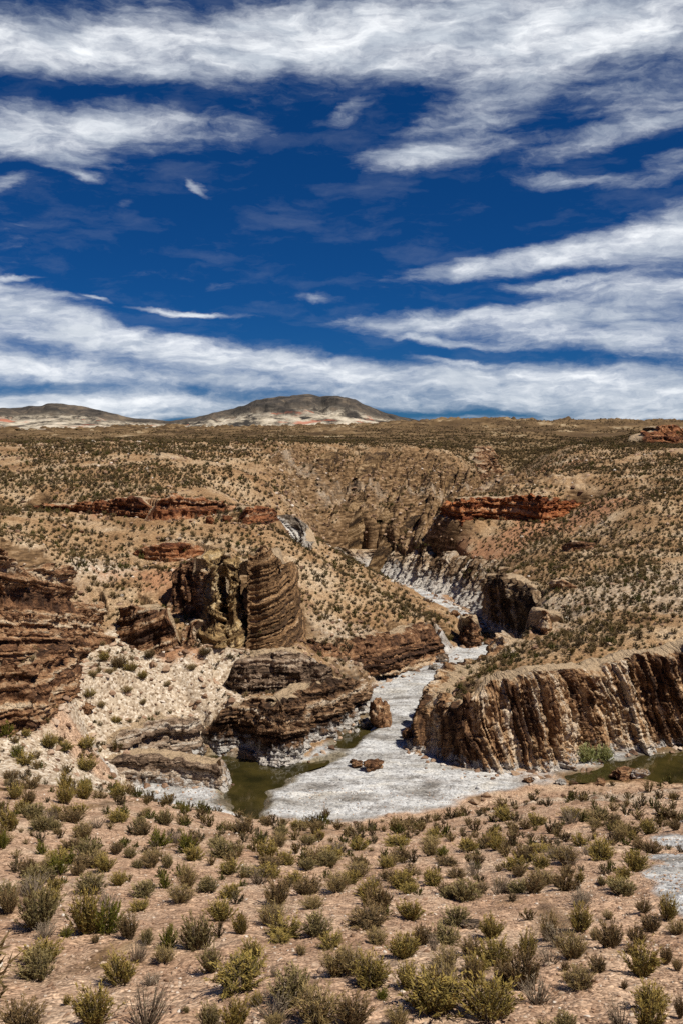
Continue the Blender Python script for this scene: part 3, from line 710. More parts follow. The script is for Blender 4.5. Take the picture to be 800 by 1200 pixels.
def build_form(idx, f):
    pts = f['pts']; st = f['step']; amp = f.get('amp', 1.0); lean = f.get('lean', .1); cap = f.get('cap', 3.0); tilt = f.get('tilt', .05)
    seg = np.hypot(*np.diff(pts[:, :2], axis=0).T); s0 = np.concatenate([[0], np.cumsum(seg)])
    ns = int(s0[-1] / st) + 2
    s = np.linspace(0, s0[-1], ns)
    q = np.stack([np.interp(s, s0, pts[:, j]) for j in range(4)], 1)
    q = gauss1(q, .28 / st)
    t = np.gradient(q[:, :2], axis=0); t /= np.linalg.norm(t, axis=1)[:, None] + 1e-9
    n = np.stack([t[:, 1], -t[:, 0]], 1); n = gauss1(n, .7 / st); n /= np.linalg.norm(n, axis=1)[:, None] + 1e-9
    sd = 100 + idx * 37
    hmean = float((q[:, 3] - q[:, 2]).mean())
    hj = min(hmean, 5.0); jag = stair(s / 1.1, sd + 1, .1) * .075 * hj + stair(s / .5, sd + 2, .1) * .03 * hj + fbm(s * .9, s * 0 + idx, oct=4, seed=sd) * .08 * hj
    zt = q[:, 3] + jag * amp; zb = q[:, 2] - 1.2
    Le = min(1.8, s[-1] * .15)
    if not f.get('wrap0'): zt = q[:, 2] - .5 + (zt - q[:, 2] + .5) * sstep(0, Le, s)
    if not f.get('wrap1'): zt = q[:, 2] - .5 + (zt - q[:, 2] + .5) * sstep(0, Le, s[-1] - s)
    nv = int(max(zt - zb) / st) + 2
    nc = int(cap / st * .6) + 3
    v = np.linspace(0, 1, nv)[:, None]
    Z = zb[None] + (zt - zb)[None] * v
    S = np.repeat(s[None], nv, 0)
    up = (Z - q[None, :, 2])                     # height above foot
    hh = np.maximum(q[:, 3] - q[:, 2], .3)[None]
    # 3-D wobble
    gx = q[None, :, 0] + 0 * Z; gyy = q[None, :, 1] + 0 * Z
    rough = fbm(gx * .8 + n[None, :, 0] * 0, Z * .8, gyy * .8, oct=5, seed=sd + 3, gain=.55)
    big = fbm(S * .22, Z * .12, oct=3, seed=sd + 5)
    warp = fbm(S * .3, Z * .3, oct=3, seed=sd + 7)
    def blocks(a, b_, seed, soft=.10):
        ca = np.floor(a); fb = b_ + 1.7 * _hash(ca.astype(np.int64), np.zeros(ca.shape, np.int64), np.zeros(ca.shape, np.int64), seed)
        cb = np.floor(fb); v = _hash(ca.astype(np.int64), cb.astype(np.int64), np.zeros(ca.shape, np.int64), seed + 1) * 2 - 1
        e = np.minimum(np.minimum(a - ca, 1 - (a - ca)), np.minimum(fb - cb, 1 - (fb - cb)))
        return v - .55 * (1 - sstep(0, soft, e))
    rough2 = fbm(gx * 2.6, Z * 2.6, gyy * 2.6, oct=3, seed=sd + 8, gain=.6)
    if f['style'] == 'beds':
        zz = Z + tilt * S + warp * .14 + .25 * stair(S / 3.1, sd + 25, .04)
        t1, t2, t3 = (.95, .36, .15) if not f.get('fine') else (1.7, .27, .12)
        zw = zz + .5 * vnoise(zz * .7, zz * 0 + idx, seed=sd + 26)
        slab = stair(S / 2.7 + stair(zz / 2.3, sd + 27, .03) * 2, sd + 28, .06)
        col = stair(S / 1.1 + stair(zw / t1, sd + 20, .03) * 3, sd + 9, .10)
        col2 = stair(S / .45 + stair(zw / t2, sd + 21, .03) * 5, sd + 10, .14)
        D = (.36 * stair(zw / t1, sd + 11, .09) + .20 * stair(zw / t2, sd + 12, .14) + .10 * stair(zw / t3, sd + 13, .25)
             + .34 * slab + .24 * col + .13 * col2 + .20 * big + .08 * rough + .08 * rough2 + .16 * blocks(S / 1.15 + .2 * warp, zw / .62, sd + 50) + .09 * blocks(S / .5, zw / .3, sd + 52))
        if f.get('fine'): D = .09 * slab + .06 * col + .09 * stair(zw / t1, sd + 11, .1) + .14 * stair(zw / t2, sd + 12, .15) + .10 * stair(zw / t3, sd + 13, .25) + .12 * big + .10 * rough + .08 * rough2
        rc = np.stack([S, zw, D * 2], -1)
        bed = .5 * stair(zw / t1, sd + 31, .08) + .5 * stair(zw / t2, sd + 32, .12)
    else:
        sl = S + .36 * Z + warp * .30 + 1.5 * vnoise(S * .16, S * 0 + idx, seed=sd + 24)
        jb = stair(Z / 1.9 + 2 * stair(sl / 1.3, sd + 18, .04), sd + 19, .06)          # cross joints
        st1 = stair(sl / 1.45 + .12 * jb, sd + 16, .07); st2 = stair(sl / .55 + .2 * jb, sd + 17, .10)
        st3 = stair(sl / .24 + stair(Z / .9, sd + 23, .1) * 4, sd + 22, .2)
        wide = stair(sl / 4.2, sd + 29, .05)
        cr = np.minimum(np.abs(((sl / 1.45) % 1.0) - .96), .12) / .12                   # open joints between columns
        D = .38 * wide + .50 * st1 + .26 * st2 + .12 * st3 - .50 * (1 - cr) + .30 * big + .15 * rough + .13 * rough2 + .20 * jb * (st1 > -.3) + .22 * blocks(sl / .8, Z / 1.3 + .2 * warp, sd + 50) + .12 * blocks(sl / .38, Z / .55, sd + 52)
        rc = np.stack([sl, Z, D * 2], -1)
        bed = .55 * stair(sl / 1.45, sd + 31, .05) + .45 * stair(sl / .5, sd + 32, .08)
    D = (D - .28) * amp * min(1.0, .35 + hmean / 7)
    D = D - lean * np.maximum(up, 0)
    tt = np.clip(up / hh, 0, 1)
    D = D + .35 * (1 - sstep(0, .25, tt)) * min(1, hmean / 5)           # a little foot of fallen rock
    D = D - .30 * sstep(.90, 1.0, tt) ** 2 * min(1, hmean / 5)           # weathered brow
    e = np.minimum(s, s[-1] - s)
    endc = (1 - sstep(0, min(1.5, s[-1] * .14), s)) * (0 if f.get('wrap0') else 1) + (1 - sstep(0, min(1.5, s[-1] * .14), s[-1] - s)) * (0 if f.get('wrap1') else 1)
    D = D - endc[None] * (1.2 + .12 * hmean)
    XX = q[None, :, 0] + n[None, :, 0] * D; YY = q[None, :, 1] + n[None, :, 1] * D
    # brow going back into the slope
    w = np.linspace(0, 1, nc + 1)[1:, None] ** 1.5
    back = w * cap
    sm = gauss1(np.stack([zt, XX[-1], YY[-1]], 1), min(1.6, s[-1] * .08) / st); wb = sstep(.02, .45, w)
    CX = XX[-1][None] * (1 - wb) + sm[None, :, 1] * wb - n[None, :, 0] * back; CY = YY[-1][None] * (1 - wb) + sm[None, :, 2] * wb - n[None, :, 1] * back
    CZ = zt[None] * (1 - wb) + sm[None, :, 0] * wb + .10 * fbm(CX * 2.2, CY * 2.2, oct=3, seed=sd + 35) * np.minimum(1, w * 4) + .16 * fbm(CX * .9, CY * .9, oct=4, seed=sd + 30) * np.minimum(1, w * 4) + .1 * w * 0 - 1.6 * sstep(.8, 1.0, w)
    crc = np.stack([np.repeat(rc[-1, :, 0][None], len(w), 0), rc[-1, :, 1][None] + back * .5, 0 * CX], -1)
    Vv = np.stack([np.concatenate([XX, CX]), np.concatenate([YY, CY]), np.concatenate([Z, CZ])], -1)
    RCc = np.concatenate([rc, crc]); BED = np.concatenate([bed, np.repeat(bed[-1][None], len(w), 0)])
    SOIL = np.concatenate([np.zeros_like(Z) , np.clip(sstep(.05, .35, w) + 0 * CX, 0, 1)])
    Vv[:nv, :, 2] += .06 * fbm(XX * 2, YY * 2, Z * 2, oct=2, seed=sd + 33)
    nr = nv + nc
    base = np.array([pts[:, 0].mean(), pts[:, 1].mean(), pts[:, 2].min()])
    me = mesh_from(f['name'], (Vv - base).reshape(-1, 3), quads=grid_quads(nr, ns), smooth=False)
    attr(me, 'rc', RCc.reshape(-1, 3) + idx * 3.7, 'FLOAT_VECTOR'); attr(me, 'bed', BED.ravel()); attr(me, 'soil', (SOIL * f.get('soil', 1)).ravel())
    o = link(f['name'], me, [RM[f['mat']]], base)
    tag(o, f['label'], f['cat'], f.get('group'))
    return o

for i, f in enumerate(FORM):
    if f.get('anchor'):
        p = f['pts']; hg = p[:, 3] - p[:, 2]; g0 = sample(H, p[:, 0], p[:, 1])
        p[:, 2] = g0 - .6; p[:, 3] = g0 - .3 + hg * np.where(np.arange(len(p)) % (len(p) - 1) == 0, .45, .85)
    build_form(i, f)
print('formations', round(time.time() - T0, 1))

# ------------------------------------------------------------------ water
wm, k, b = new_mat('pool_water')
pos = k.new('ShaderNodeNewGeometry').outputs['Position']
b.inputs['Base Color'].default_value = (.055, .047, .010, 1)
k.l.new(k.ramp(k.noise(pos, .35, 4, .6), [(.35, (.020, .018, .006)), (.65, (.055, .043, .012))]), b.inputs['Base Color'])
b.inputs['Roughness'].default_value = .035; b.inputs['Specular IOR Level'].default_value = .5
bump(k, b, k.noise(k.vscale(pos, 1, 2.2, 1), 2.2, 3, .5), .05, .05)
for q in POOLS:
    cen = q.mean(0)
    w = cen + (q - cen) * 1.0 + (q - cen) / (np.linalg.norm(q - cen, axis=1)[:, None] + 1e-9) * 2.2
    me = bpy.data.meshes.new('water')
    me.from_pydata([(a - cen[0], c2 - cen[1], 0) for a, c2 in w], [], [list(range(len(w)))])
    me.update()
    o = link('water', me, [wm], (cen[0], cen[1], -.02)); tag(o, kind='structure')

# ------------------------------------------------------------------ far hills
hz_px = np.array([-260, -150, -60, 0, 40, 75, 100, 130, 165, 200, 240, 275, 292, 302, 315, 345, 392, 416, 434, 455, 480, 520, 600])
hz_py = np.array([497, 492, 486, 481, 477, 475, 478, 485, 491, 493, 487, 480, 475, 469, 465.5, 464, 465, 468, 476, 485, 491, 500, 512])
hd = 3600.0
ha = np.radians(np.arange(-27, 14, .022)); hr = np.concatenate([np.linspace(2300, 3700, 170), np.linspace(3730, 4600, 30)])
HA, HR = np.meshgrid(ha, hr)
pxs = 400 + F * np.tan(HA) * math.cos(PITCH) / 1.0
ztop = np.interp(pxs, hz_px, [Pd(a, c2, hd)[2] for a, c2 in zip(hz_px, hz_py)])
ztop = ztop + fbm(pxs * .045, pxs * 0 + 3, oct=4, seed=77) * 4.5 * sstep(20, 60, ztop)
hx = np.sin(HA) * HR; hy = np.cos(HA) * HR
prof = sstep(2350, 3560, HR + 120 * fbm(hx * .004, hy * .004, oct=3, seed=71)) ** 1.15 * (1 - sstep(3650, 4600, HR))
gul = ridged(hx * .0075, hy * .0042, oct=5, seed=73)
hbase = 14
HZ = hbase + (ztop - hbase) * prof - (gul - .15) * 44 * prof * (1 - sstep(.82, 1.0, prof)) + fbm(hx * .01, hy * .01, oct=4, seed=75) * 3 * (1 - sstep(.9, 1, prof))
HZ = np.minimum(HZ, hbase + (ztop - hbase) * (.25 + .75 * sstep(2500, 3500, HR)) + 1.5)
hme = mesh_from('hills', np.stack([hx, hy, HZ], -1).reshape(-1, 3), quads=grid_quads(len(hr), len(ha)))
attr(hme, 'alt', ((HZ - hbase) / np.maximum(ztop - hbase, 8)).ravel())
hm, k, b = new_mat('hill_rock')
pos = k.new('ShaderNodeNewGeometry').outputs['Position']
alt = k.attr('alt').outputs['Fac']
n1 = k.noise(k.vscale(pos, .014, .006, .03), 1.0, 8, .7); n2 = k.noise(k.vscale(pos, .0045, .002, .012), 1.0, 5, .62)
dark = k.ramp(n1, [(.38, (.028, .025, .022)), (.52, (.075, .062, .05)), (.66, (.17, .13, .09))])
whit = k.ramp(n1, [(.36, (.12, .095, .07)), (.5, (.42, .36, .27)), (.6, (.62, .55, .44)), (.72, (.56, .36, .24))])
wmask = k.math('MULTIPLY', k.rng(n2, .42, .54, 0, 1, True), k.rng(k.math('ADD', alt, k.math('MULTIPLY', k.math('SUBTRACT', n1, .5), 1.4)), .62, .44, 0, 1, True))
wmask = k.math('MULTIPLY', wmask, k.rng(n1, .42, .52, .1, 1))
low = k.rng(alt, .42, .26, 0, .95, True)
c = k.mix(k.math('MAXIMUM', wmask, k.math('MULTIPLY', low, k.rng(n1, .40, .50))), dark, whit)
redm = k.math('MULTIPLY', k.rng(k.noise(pos, .0085, 4, .6), .58, .64), k.rng(alt, .55, .35, 0, .8))
c = k.mix(redm, c, (.42, .13, .07))
k.l.new(c, b.inputs['Base Color']); b.inputs['Roughness'].default_value = 1
bump(k, b, n1, .8, 9)
o = link('hills', hme, [hm]); tag(o, kind='structure')

# ------------------------------------------------------------------ boulders and stones
def rock_mesh(name, seed, sub=4, flat=.8, rough=.25):
    import bmesh
    bm = bmesh.new(); bmesh.ops.create_icosphere(bm, subdivisions=sub, radius=.5)
    co = np.array([v.co[:] for v in bm.verts])
    r2 = np.random.default_rng(seed)
    for _ in range(11):                               # planar breaks
        d = r2.normal(size=3); d /= np.linalg.norm(d); lim = r2.uniform(.22, .40)
        t = co @ d
        co = np.where((t > lim)[:, None], co - d[None] * (t - lim)[:, None] * .92, co)
    u = co / np.linalg.norm(co, axis=1)[:, None]
    co = co + u * (fbm(co[:, 0] * 4 + seed, co[:, 1] * 4, co[:, 2] * 4, oct=4, seed=seed) * .09 * rough * 4)[:, None]
    co[:, 2] *= flat
    co = co / (co.max(0) - co.min(0)) * np.array([1, .9, flat])
    co[:, 2] -= co[:, 2].min()
    f = np.array([[v.index for v in p.verts] for p in bm.faces]); bm.free()
    me = mesh_from(name, co, tris=f, smooth=False)
    attr(me, 'rc', co * 3 + seed, 'FLOAT_VECTOR')
    return me

def stone_mat(name, stops):
    m, k, b = new_mat(name)
    oi = k.new('ShaderNodeObjectInfo').outputs['Random']
    c = k.ramp(oi, stops)
    pos = k.new('ShaderNodeNewGeometry').outputs['Position']
    c = k.mix(.7, c, k.mix(1.0, c, k.ramp(k.noise(pos, 9, 4, .6), [(.3, (.6, .58, .56)), (.7, (1.3, 1.3, 1.3))]), 'MULTIPLY'))
    k.l.new(c, b.inputs['Base Color'])
    return m
SM_tan = stone_mat('tan_stone', [(0, (.17, .10, .06)), (.35, (.33, .21, .14)), (.7, (.43, .305, .215)), (.92, (.53, .43, .34)), (1, (.66, .6, .53))])
SM_dark = stone_mat('brown_stone', [(0, (.09, .05, .032)), (.5, (.2, .12, .075)), (1, (.34, .23, .15))])
SM_white = stone_mat('white_stone', [(0, (.16, .155, .15)), (.35, (.38, .38, .38)), (.8, (.52, .52, .52)), (1, (.64, .62, .59))])

def put_rock(px, py, w, h, seed, mat, label, name='boulder', z=None, sink=.12, rotz=0, dy=0.9, cat='boulder'):
    p = ground_at_pixel(px, py) if z is None else P(px, py, z)
    dist = np.linalg.norm(p - CAM); sx = w * dist / F; sz = h * dist / F
    me = rock_mesh(name, seed, 5, 1.0, .55); me.materials.append(mat)
    hg = float(sample(H, np.array([p[0]]), np.array([p[1] + sx * .3]))[0]) if z is None else z
    o = link(name, me, (), (p[0], p[1] + sx * .35, min(hg, p[2]) - sz * sink), None, (sx, sx * dy, sz * (1 + sink)), (0, 0, rotz))
    return tag(o, label, cat)

BR = RM['poolrock']; LR = RM['layered']
put_rock(446, 854, 28, 33, 3, LR, 'large brown boulder standing in the white gravel before the ribbed cliff', rotz=.4)
put_rock(428, 858, 20, 14, 5, RM['whitish'], 'low pale boulder leaning against the large brown boulder', rotz=1.2)
put_rock(414, 864, 16, 10, 8, RM['whitish'], 'flat pale boulder at the small pool left of the brown boulder')
put_rock(438, 907, 26, 15, 12, LR, 'dark flat boulder alone on the open white gravel', rotz=.3, dy=.7)
put_rock(418, 901, 16, 9, 14, LR, 'small dark boulder touching the flat one on the gravel')
put_rock(478, 868, 14, 14, 15, LR, 'brown boulder fallen at the foot of the ribbed cliff nose')
put_rock(484, 880, 17, 13, 16, BR, 'grey brown boulder at the foot of the cliff nose, nearer the gravel')
put_rock(692, 886, 17, 12, 17, LR, 'brown boulder under the pale green cliff-foot bush')
put_rock(712, 888, 22, 14, 18, BR, 'wide brown boulder between the cliff and the green water')
put_rock(733, 916, 34, 14, 19, LR, 'reddish rock mound on the near shore of the green water', dy=.7)
put_rock(752, 914, 22, 12, 20, BR, 'reddish boulder right of the rock mound on the near shore')
put_rock(703, 922, 16, 8, 21, LR, 'flat brown boulder at the left end of the near green-water shore')
put_rock(657, 922, 14, 7, 22, BR, 'small grey boulder on the pale spit below the ribbed cliff')
put_rock(620, 919, 13, 7, 23, LR, 'small brown boulder near the gravel edge below the ribbed cliff')
for a_, b_, w_, h_, sd_, mt_, lb_ in [(500, 706, 13, 7, 31, 'streaked', 'flat grey boulder in the narrow white stream below the pale gorge wall'), (534, 724, 12, 8, 32, 'layered', 'brown boulder at the outer bend of the white stream'),
        (574, 757, 14, 8, 33, 'layered', 'brown boulder in the white bed beside the shadowed hollow cliff'), (520, 777, 17, 10, 34, 'greybed', 'grey boulder under the terrace rim where the gravel narrows'), (507, 786, 12, 7, 35, 'whitish', 'pale boulder just below the grey one under the terrace rim'),
        (462, 776, 16, 9, 36, 'layered', 'dark boulder fallen from the terrace rim onto the sand'), (404, 838, 18, 10, 37, 'poolrock', 'brown boulder beside the small pool at the ledge foot')]:
    put_rock(a_, b_, w_, h_, sd_, RM[mt_], lb_)
put_rock(102, 838, 17, 12, 24, LR, 'dark brown boulder lying on the pale left scree')
put_rock(452, 790, 18, 10, 25, RM['whitish'], 'pale boulder on the sand beside the stream under the terrace rim')
put_rock(425, 775, 16, 9, 26, RM['greybed'], 'grey boulder below the broken terrace rim')
put_rock(246, 615, 11, 10, 27, RM['red'], 'round red boulder below the rugged red ledge')
put_rock(265, 614, 13, 10, 28, RM['red'], 'wide red boulder right of the round red one')
put_rock(552, 1090, 26, 7, 29, RM['greybed'], 'flat grey stone slab between shrubs on the near slope', sink=.5, dy=.8)

# ------------------------------------------------------------------ shrubs
def leaf_mat(name, dark, lite, rnd=.35, tip=None):
    m, k, b = new_mat(name)
    oi = k.new('ShaderNodeObjectInfo').outputs['Random']
    t = k.attr('tip').outputs['Fac']
    a = k.mix(k.rng(oi, 0, 1), dark, lite)
    geo = k.new('ShaderNodeNewGeometry')
    a = k.mix(k.math('MULTIPLY', k.rng(geo.outputs['Random Per Island'], 0, 1), .5), a, lite)
    if tip: a = k.mix(k.math('MULTIPLY', k.rng(t, .55, 1.0), .75), a, tip)  # lighter colour on outer leaves imitates sunlit tips over a dark core
    k.l.new(a, b.inputs['Base Color'])
    b.inputs['Roughness'].default_value = .75; b.inputs['Specular IOR Level'].default_value = .2
    return m
LM = {
    'olive': leaf_mat('olive_foliage', (.10, .077, .020), (.19, .142, .036), tip=(.42, .30, .08)),
    'grey': leaf_mat('grey_olive_foliage', (.10, .08, .032), (.175, .138, .058), tip=(.36, .275, .115)),
    'green': leaf_mat('green_foliage', (.075, .078, .010), (.13, .125, .016), tip=(.24, .20, .03)),
    'straw': leaf_mat('straw_foliage', (.13, .090, .034), (.22, .158, .062), tip=(.37, .265, .11)),
    'dark': leaf_mat('brown_foliage', (.075, .050, .022), (.135, .09, .038), tip=(.29, .19, .085)),
    'dead': leaf_mat('dry_foliage', (.13, .10, .062), (.21, .165, .11), tip=(.34, .27, .18)),
    'palegreen': leaf_mat('pale_green_foliage', (.22, .26, .075), (.36, .37, .14), tip=(.55, .52, .27)),
}
FARM = {'olive': leaf_mat('scrub_olive', (.056, .040, .015), (.105, .073, .025), tip=(.18, .125, .045)), 'grey': leaf_mat('scrub_grey', (.055, .044, .024), (.10, .078, .042), tip=(.18, .14, .075)),
    'straw': leaf_mat('scrub_straw', (.10, .068, .028), (.17, .12, .05), tip=(.27, .19, .085)), 'dark': leaf_mat('scrub_brown', (.038, .027, .013), (.072, .05, .023), tip=(.14, .095, .045)), 'green': leaf_mat('scrub_green', (.05, .048, .012), (.085, .08, .016), tip=(.15, .125, .03))}
wd, k, b = new_mat('grey_twig')
k.l.new(k.mix(k.new('ShaderNodeObjectInfo').outputs['Random'], (.11, .08, .054), (.26, .20, .145)), b.inputs['Base Color'])

def shrub_geo(seed, ns, lv, spread, up, llen, lwid, tr=.008, hemi=False, twig_pts=4):
    """unit shrub: about 1 wide, 1 high. Returns (leaf verts, leaf tris, tip), (twig verts, twig tris)"""
    r2 = np.random.default_rng(seed)
    lv_v, lv_t, lv_a, tw_v, tw_t = [], [], [], [], []
    nl = 0; nt = 0
    for i in range(ns):
        a = r2.uniform(0, 2 * math.pi)
        th = spread * math.sqrt(r2.uniform(0, 1))
        L = r2.uniform(.62, 1.02) * (1 - .28 * (th / 1.4) ** 2 if not hemi else 1.0)
        if r2.uniform() < .12: L *= 1.18
        d0 = np.array([math.cos(a) * math.sin(th), math.sin(a) * math.sin(th), math.cos(th)])
        b0 = np.array([math.cos(a), math.sin(a), 0]) * r2.uniform(0, .12) * (th / .8 + .2)
        tt = np.linspace(0, 1, twig_pts)[:, None]
        scale = np.array([.55, .55, 1.0])
        bend = np.array([r2.normal(0, .06), r2.normal(0, .06), up * .12])
        pts = b0 + d0[None] * scale[None] * L * tt + bend[None] * tt ** 2
        # twig tube, three sided
        ax = np.cross(d0, [0.3, .5, .81]); ax /= np.linalg.norm(ax) + 1e-9; ay = np.cross(d0, ax)
        rad = tr * (1.25 - tt)
        for kk in range(3):
            an = kk * 2.094
            tw_v.append(pts + (ax * math.cos(an) + ay * math.sin(an))[None] * rad)
        bi = nt
        for kk in range(3):
            k2 = (kk + 1) % 3
            for m_ in range(twig_pts - 1):
                p0 = bi + kk * twig_pts + m_; p1 = bi + k2 * twig_pts + m_
                tw_t += [(p0, p1, p1 + 1), (p0, p1 + 1, p0 + 1)]
        nt += 3 * twig_pts
        # leaves: narrow blades hugging the twig
        u = r2.uniform(.22, 1.03, lv) ** .8
        base = np.stack([np.interp(u, tt[:, 0], pts[:, j]) for j in range(3)], 1)
        dirs = d0[None] + r2.normal(0, .55, (lv, 3)) + np.array([0, 0, .35])
        dirs /= np.linalg.norm(dirs, axis=1)[:, None]
        sd_ = np.cross(dirs, r2.normal(size=(lv, 3))); sd_ /= np.linalg.norm(sd_, axis=1)[:, None] + 1e-9
        ln = llen * r2.uniform(.6, 1.4, lv)[:, None]; wdt = lwid * r2.uniform(.7, 1.3, lv)[:, None]
        base = base + r2.normal(0, .018, (lv, 3))
        q = np.stack([base - sd_ * wdt * .5, base + sd_ * wdt * .5, base + dirs * ln], 1)
        q[:, :, 2] = np.maximum(q[:, :, 2], .01)
        lv_v.append(q.reshape(-1, 3)); lv_t.append(nl + np.arange(lv * 3).reshape(-1, 3)); nl += lv * 3
        hgt01 = np.clip(np.linalg.norm(q.reshape(-1, 3), axis=1) * 1.0, 0, 1); lv_a.append(hgt01)
    return (np.concatenate(lv_v), np.concatenate(lv_t), np.concatenate(lv_a)), (np.concatenate(tw_v), np.array(tw_t))

def scl_xy(v): v = v.copy(); m = np.percentile(np.hypot(v[:, 0], v[:, 1]), 97); v[:, :2] *= .5 / m; v[:, 2] /= np.percentile(v[:, 2], 99.3); return v, m

PROTO = {}
def make_proto(kind, i, hi):
    if kind == 'green': args = dict(ns=80, lv=40, spread=1.35, up=.2, llen=.085, lwid=.034, hemi=True) if hi else dict(ns=22, lv=9, spread=1.35, up=.2, llen=.2, lwid=.11, hemi=True)
    elif kind == 'dead': args = dict(ns=60, lv=7, spread=1.0, up=.9, llen=.08, lwid=.018)
    elif kind == 'straw': args = dict(ns=95, lv=20, spread=.95, up=1.2, llen=.14, lwid=.018) if hi else dict(ns=16, lv=9, spread=1.0, up=1, llen=.32, lwid=.07)
    else: args = dict(ns=84, lv=34, spread=1.12, up=1.0, llen=.10, lwid=.027) if hi else dict(ns=16, lv=10, spread=1.05, up=1, llen=.24, lwid=.085)
    (lvv, lvt, la), (tv, tt_) = shrub_geo(1000 + i * 7 + (0 if hi else 500), tr=(.012 if kind == 'dead' else .009) if hi else .02, twig_pts=4 if hi else 3, **args)
    zmax = np.percentile(lvv[:, 2], 99.3); rmax = np.percentile(np.hypot(lvv[:, 0], lvv[:, 1]), 97)
    s = np.array([.5 / rmax, .5 / rmax, 1 / zmax])
    lvv = lvv * s; tv = tv * s
    return lvv, lvt, la, tv, tt_

KINDS = ['dead', 'dead', 'olive', 'olive', 'grey', 'grey', 'green', 'straw', 'dark', 'olive', 'straw', 'grey']
HI = []
for i, kd in enumerate(KINDS):
    lvv, lvt, la, tv, tt_ = make_proto(kd, i, True)
    fm = mesh_from('foliage', lvv, tris=lvt, smooth=False); attr(fm, 'tip', la); fm.materials.append(LM[kd])
    bmsh = mesh_from('branches', tv, tris=tt_); bmsh.materials.append(wd)
    HI.append((kd, fm, bmsh))
LO = []
for i, kd in enumerate(['olive', 'grey', 'straw', 'dark', 'olive', 'green']):
    lvv, lvt, la, tv, tt_ = make_proto(kd, 20 + i, False)
    me = mesh_from('shrub', np.concatenate([lvv, tv]), tris=np.concatenate([lvt, tt_ + len(lvv)]), smooth=False)
    attr(me, 'tip', np.concatenate([la, np.zeros(len(tv))])); me.materials.append(FARM[kd]); LO.append((kd, me))

LOOK = {'olive': 'olive shrub', 'grey': 'twiggy grey-olive shrub', 'green': 'bright green rounded shrub', 'straw': 'straw-tipped shrub', 'dark': 'dark brownish shrub', 'dead': 'bare dry twiggy shrub', 'palegreen': 'pale green bush'}
def shrub_label(kd, w, px, py):
    size = 'tiny' if w < 15 else 'small' if w < 21 else 'medium' if w < 29 else 'broad' if w < 42 else 'huge'
    if py < 856: row = 'on the pale scree'
    elif py < 900: row = 'under the layered cliff' if px < 130 else 'on the pool bank'
    elif py < 948: row = 'along the slope brow'
    elif py < 985: row = 'high on the slope'
    elif py < 1030: row = 'midway down the slope'
    elif py < 1075: row = 'on the lower slope'
    elif py < 1125: row = 'low on the slope'
    elif py < 1175: row = 'near the bottom'
    else: row = 'at the bottom edge'
    cols = [(60, 'at far left'), (140, 'left of the pool'), (220, 'just left of pool'), (300, 'below the pool'), (390, 'below white bar'), (480, 'left of cliff nose'),
            (560, 'below cliff nose'), (640, 'below ribbed cliff'), (720, 'left of wash'), (2000, 'beside the wash')]
    return f'{size} {LOOK[kd]} {row} ' + next(t for m_, t in cols if px < m_)

def base_pt(px, py):
    return ground_at_pixel(px, py, 8.0, 300.0)

first = {}
def put_shrub(px, py, w, h, kd, parts, label=None, name='shrub', at=None):
    p = base_pt(px, py) if at is None else at; dist = np.linalg.norm(p - CAM)
    sx = w * dist / F * .93; sz = h * dist / F * .84
    ch = [i for i, q in enumerate(HI) if q[0] == (kd if kd != 'palegreen' else 'green')]
    i = ch[random.randrange(len(ch))]; _, fm, bmsh = HI[i]
    nm = 'cushion_shrub' if kd in ('green', 'palegreen') else 'shrub'
    o = bpy.data.objects.new(nm, None); COL.objects.link(o)
    o.empty_display_size = .1
    o.location = (p[0], p[1] + sx * .3, float(sample(H, np.array([p[0]]), np.array([p[1] + sx * .3]))[0]) - .04 * sz)
    o.rotation_euler = (random.uniform(-.16, .16), random.uniform(-.16, .16), random.uniform(0, 6.28)); o.scale = (sx, sx * random.uniform(.72, 1.15), sz)
    if kd == 'palegreen':
        fm = bpy.data.meshes.get('pale_foliage')
        if fm is None:
            fm = HI[ch[0]][1].copy(); fm.name = 'pale_foliage'; fm.materials.clear(); fm.materials.append(LM['palegreen'])
    if ('f', i, kd) not in first:
        a = link('foliage', fm, (), (0, 0, 0), o); c2 = link('branches', bmsh, (), (0, 0, 0), o)
        first[('f', i, kd)] = (a, c2)
    else:
        for src in first[('f', i, kd)]:
            q = src.copy(); COL.objects.link(q); q.parent = o
    lb = label or shrub_label(kd, w, px, py)
    tag(o, lb, 'shrub', 'shrubs scattered over the near gravel slope')
    return o

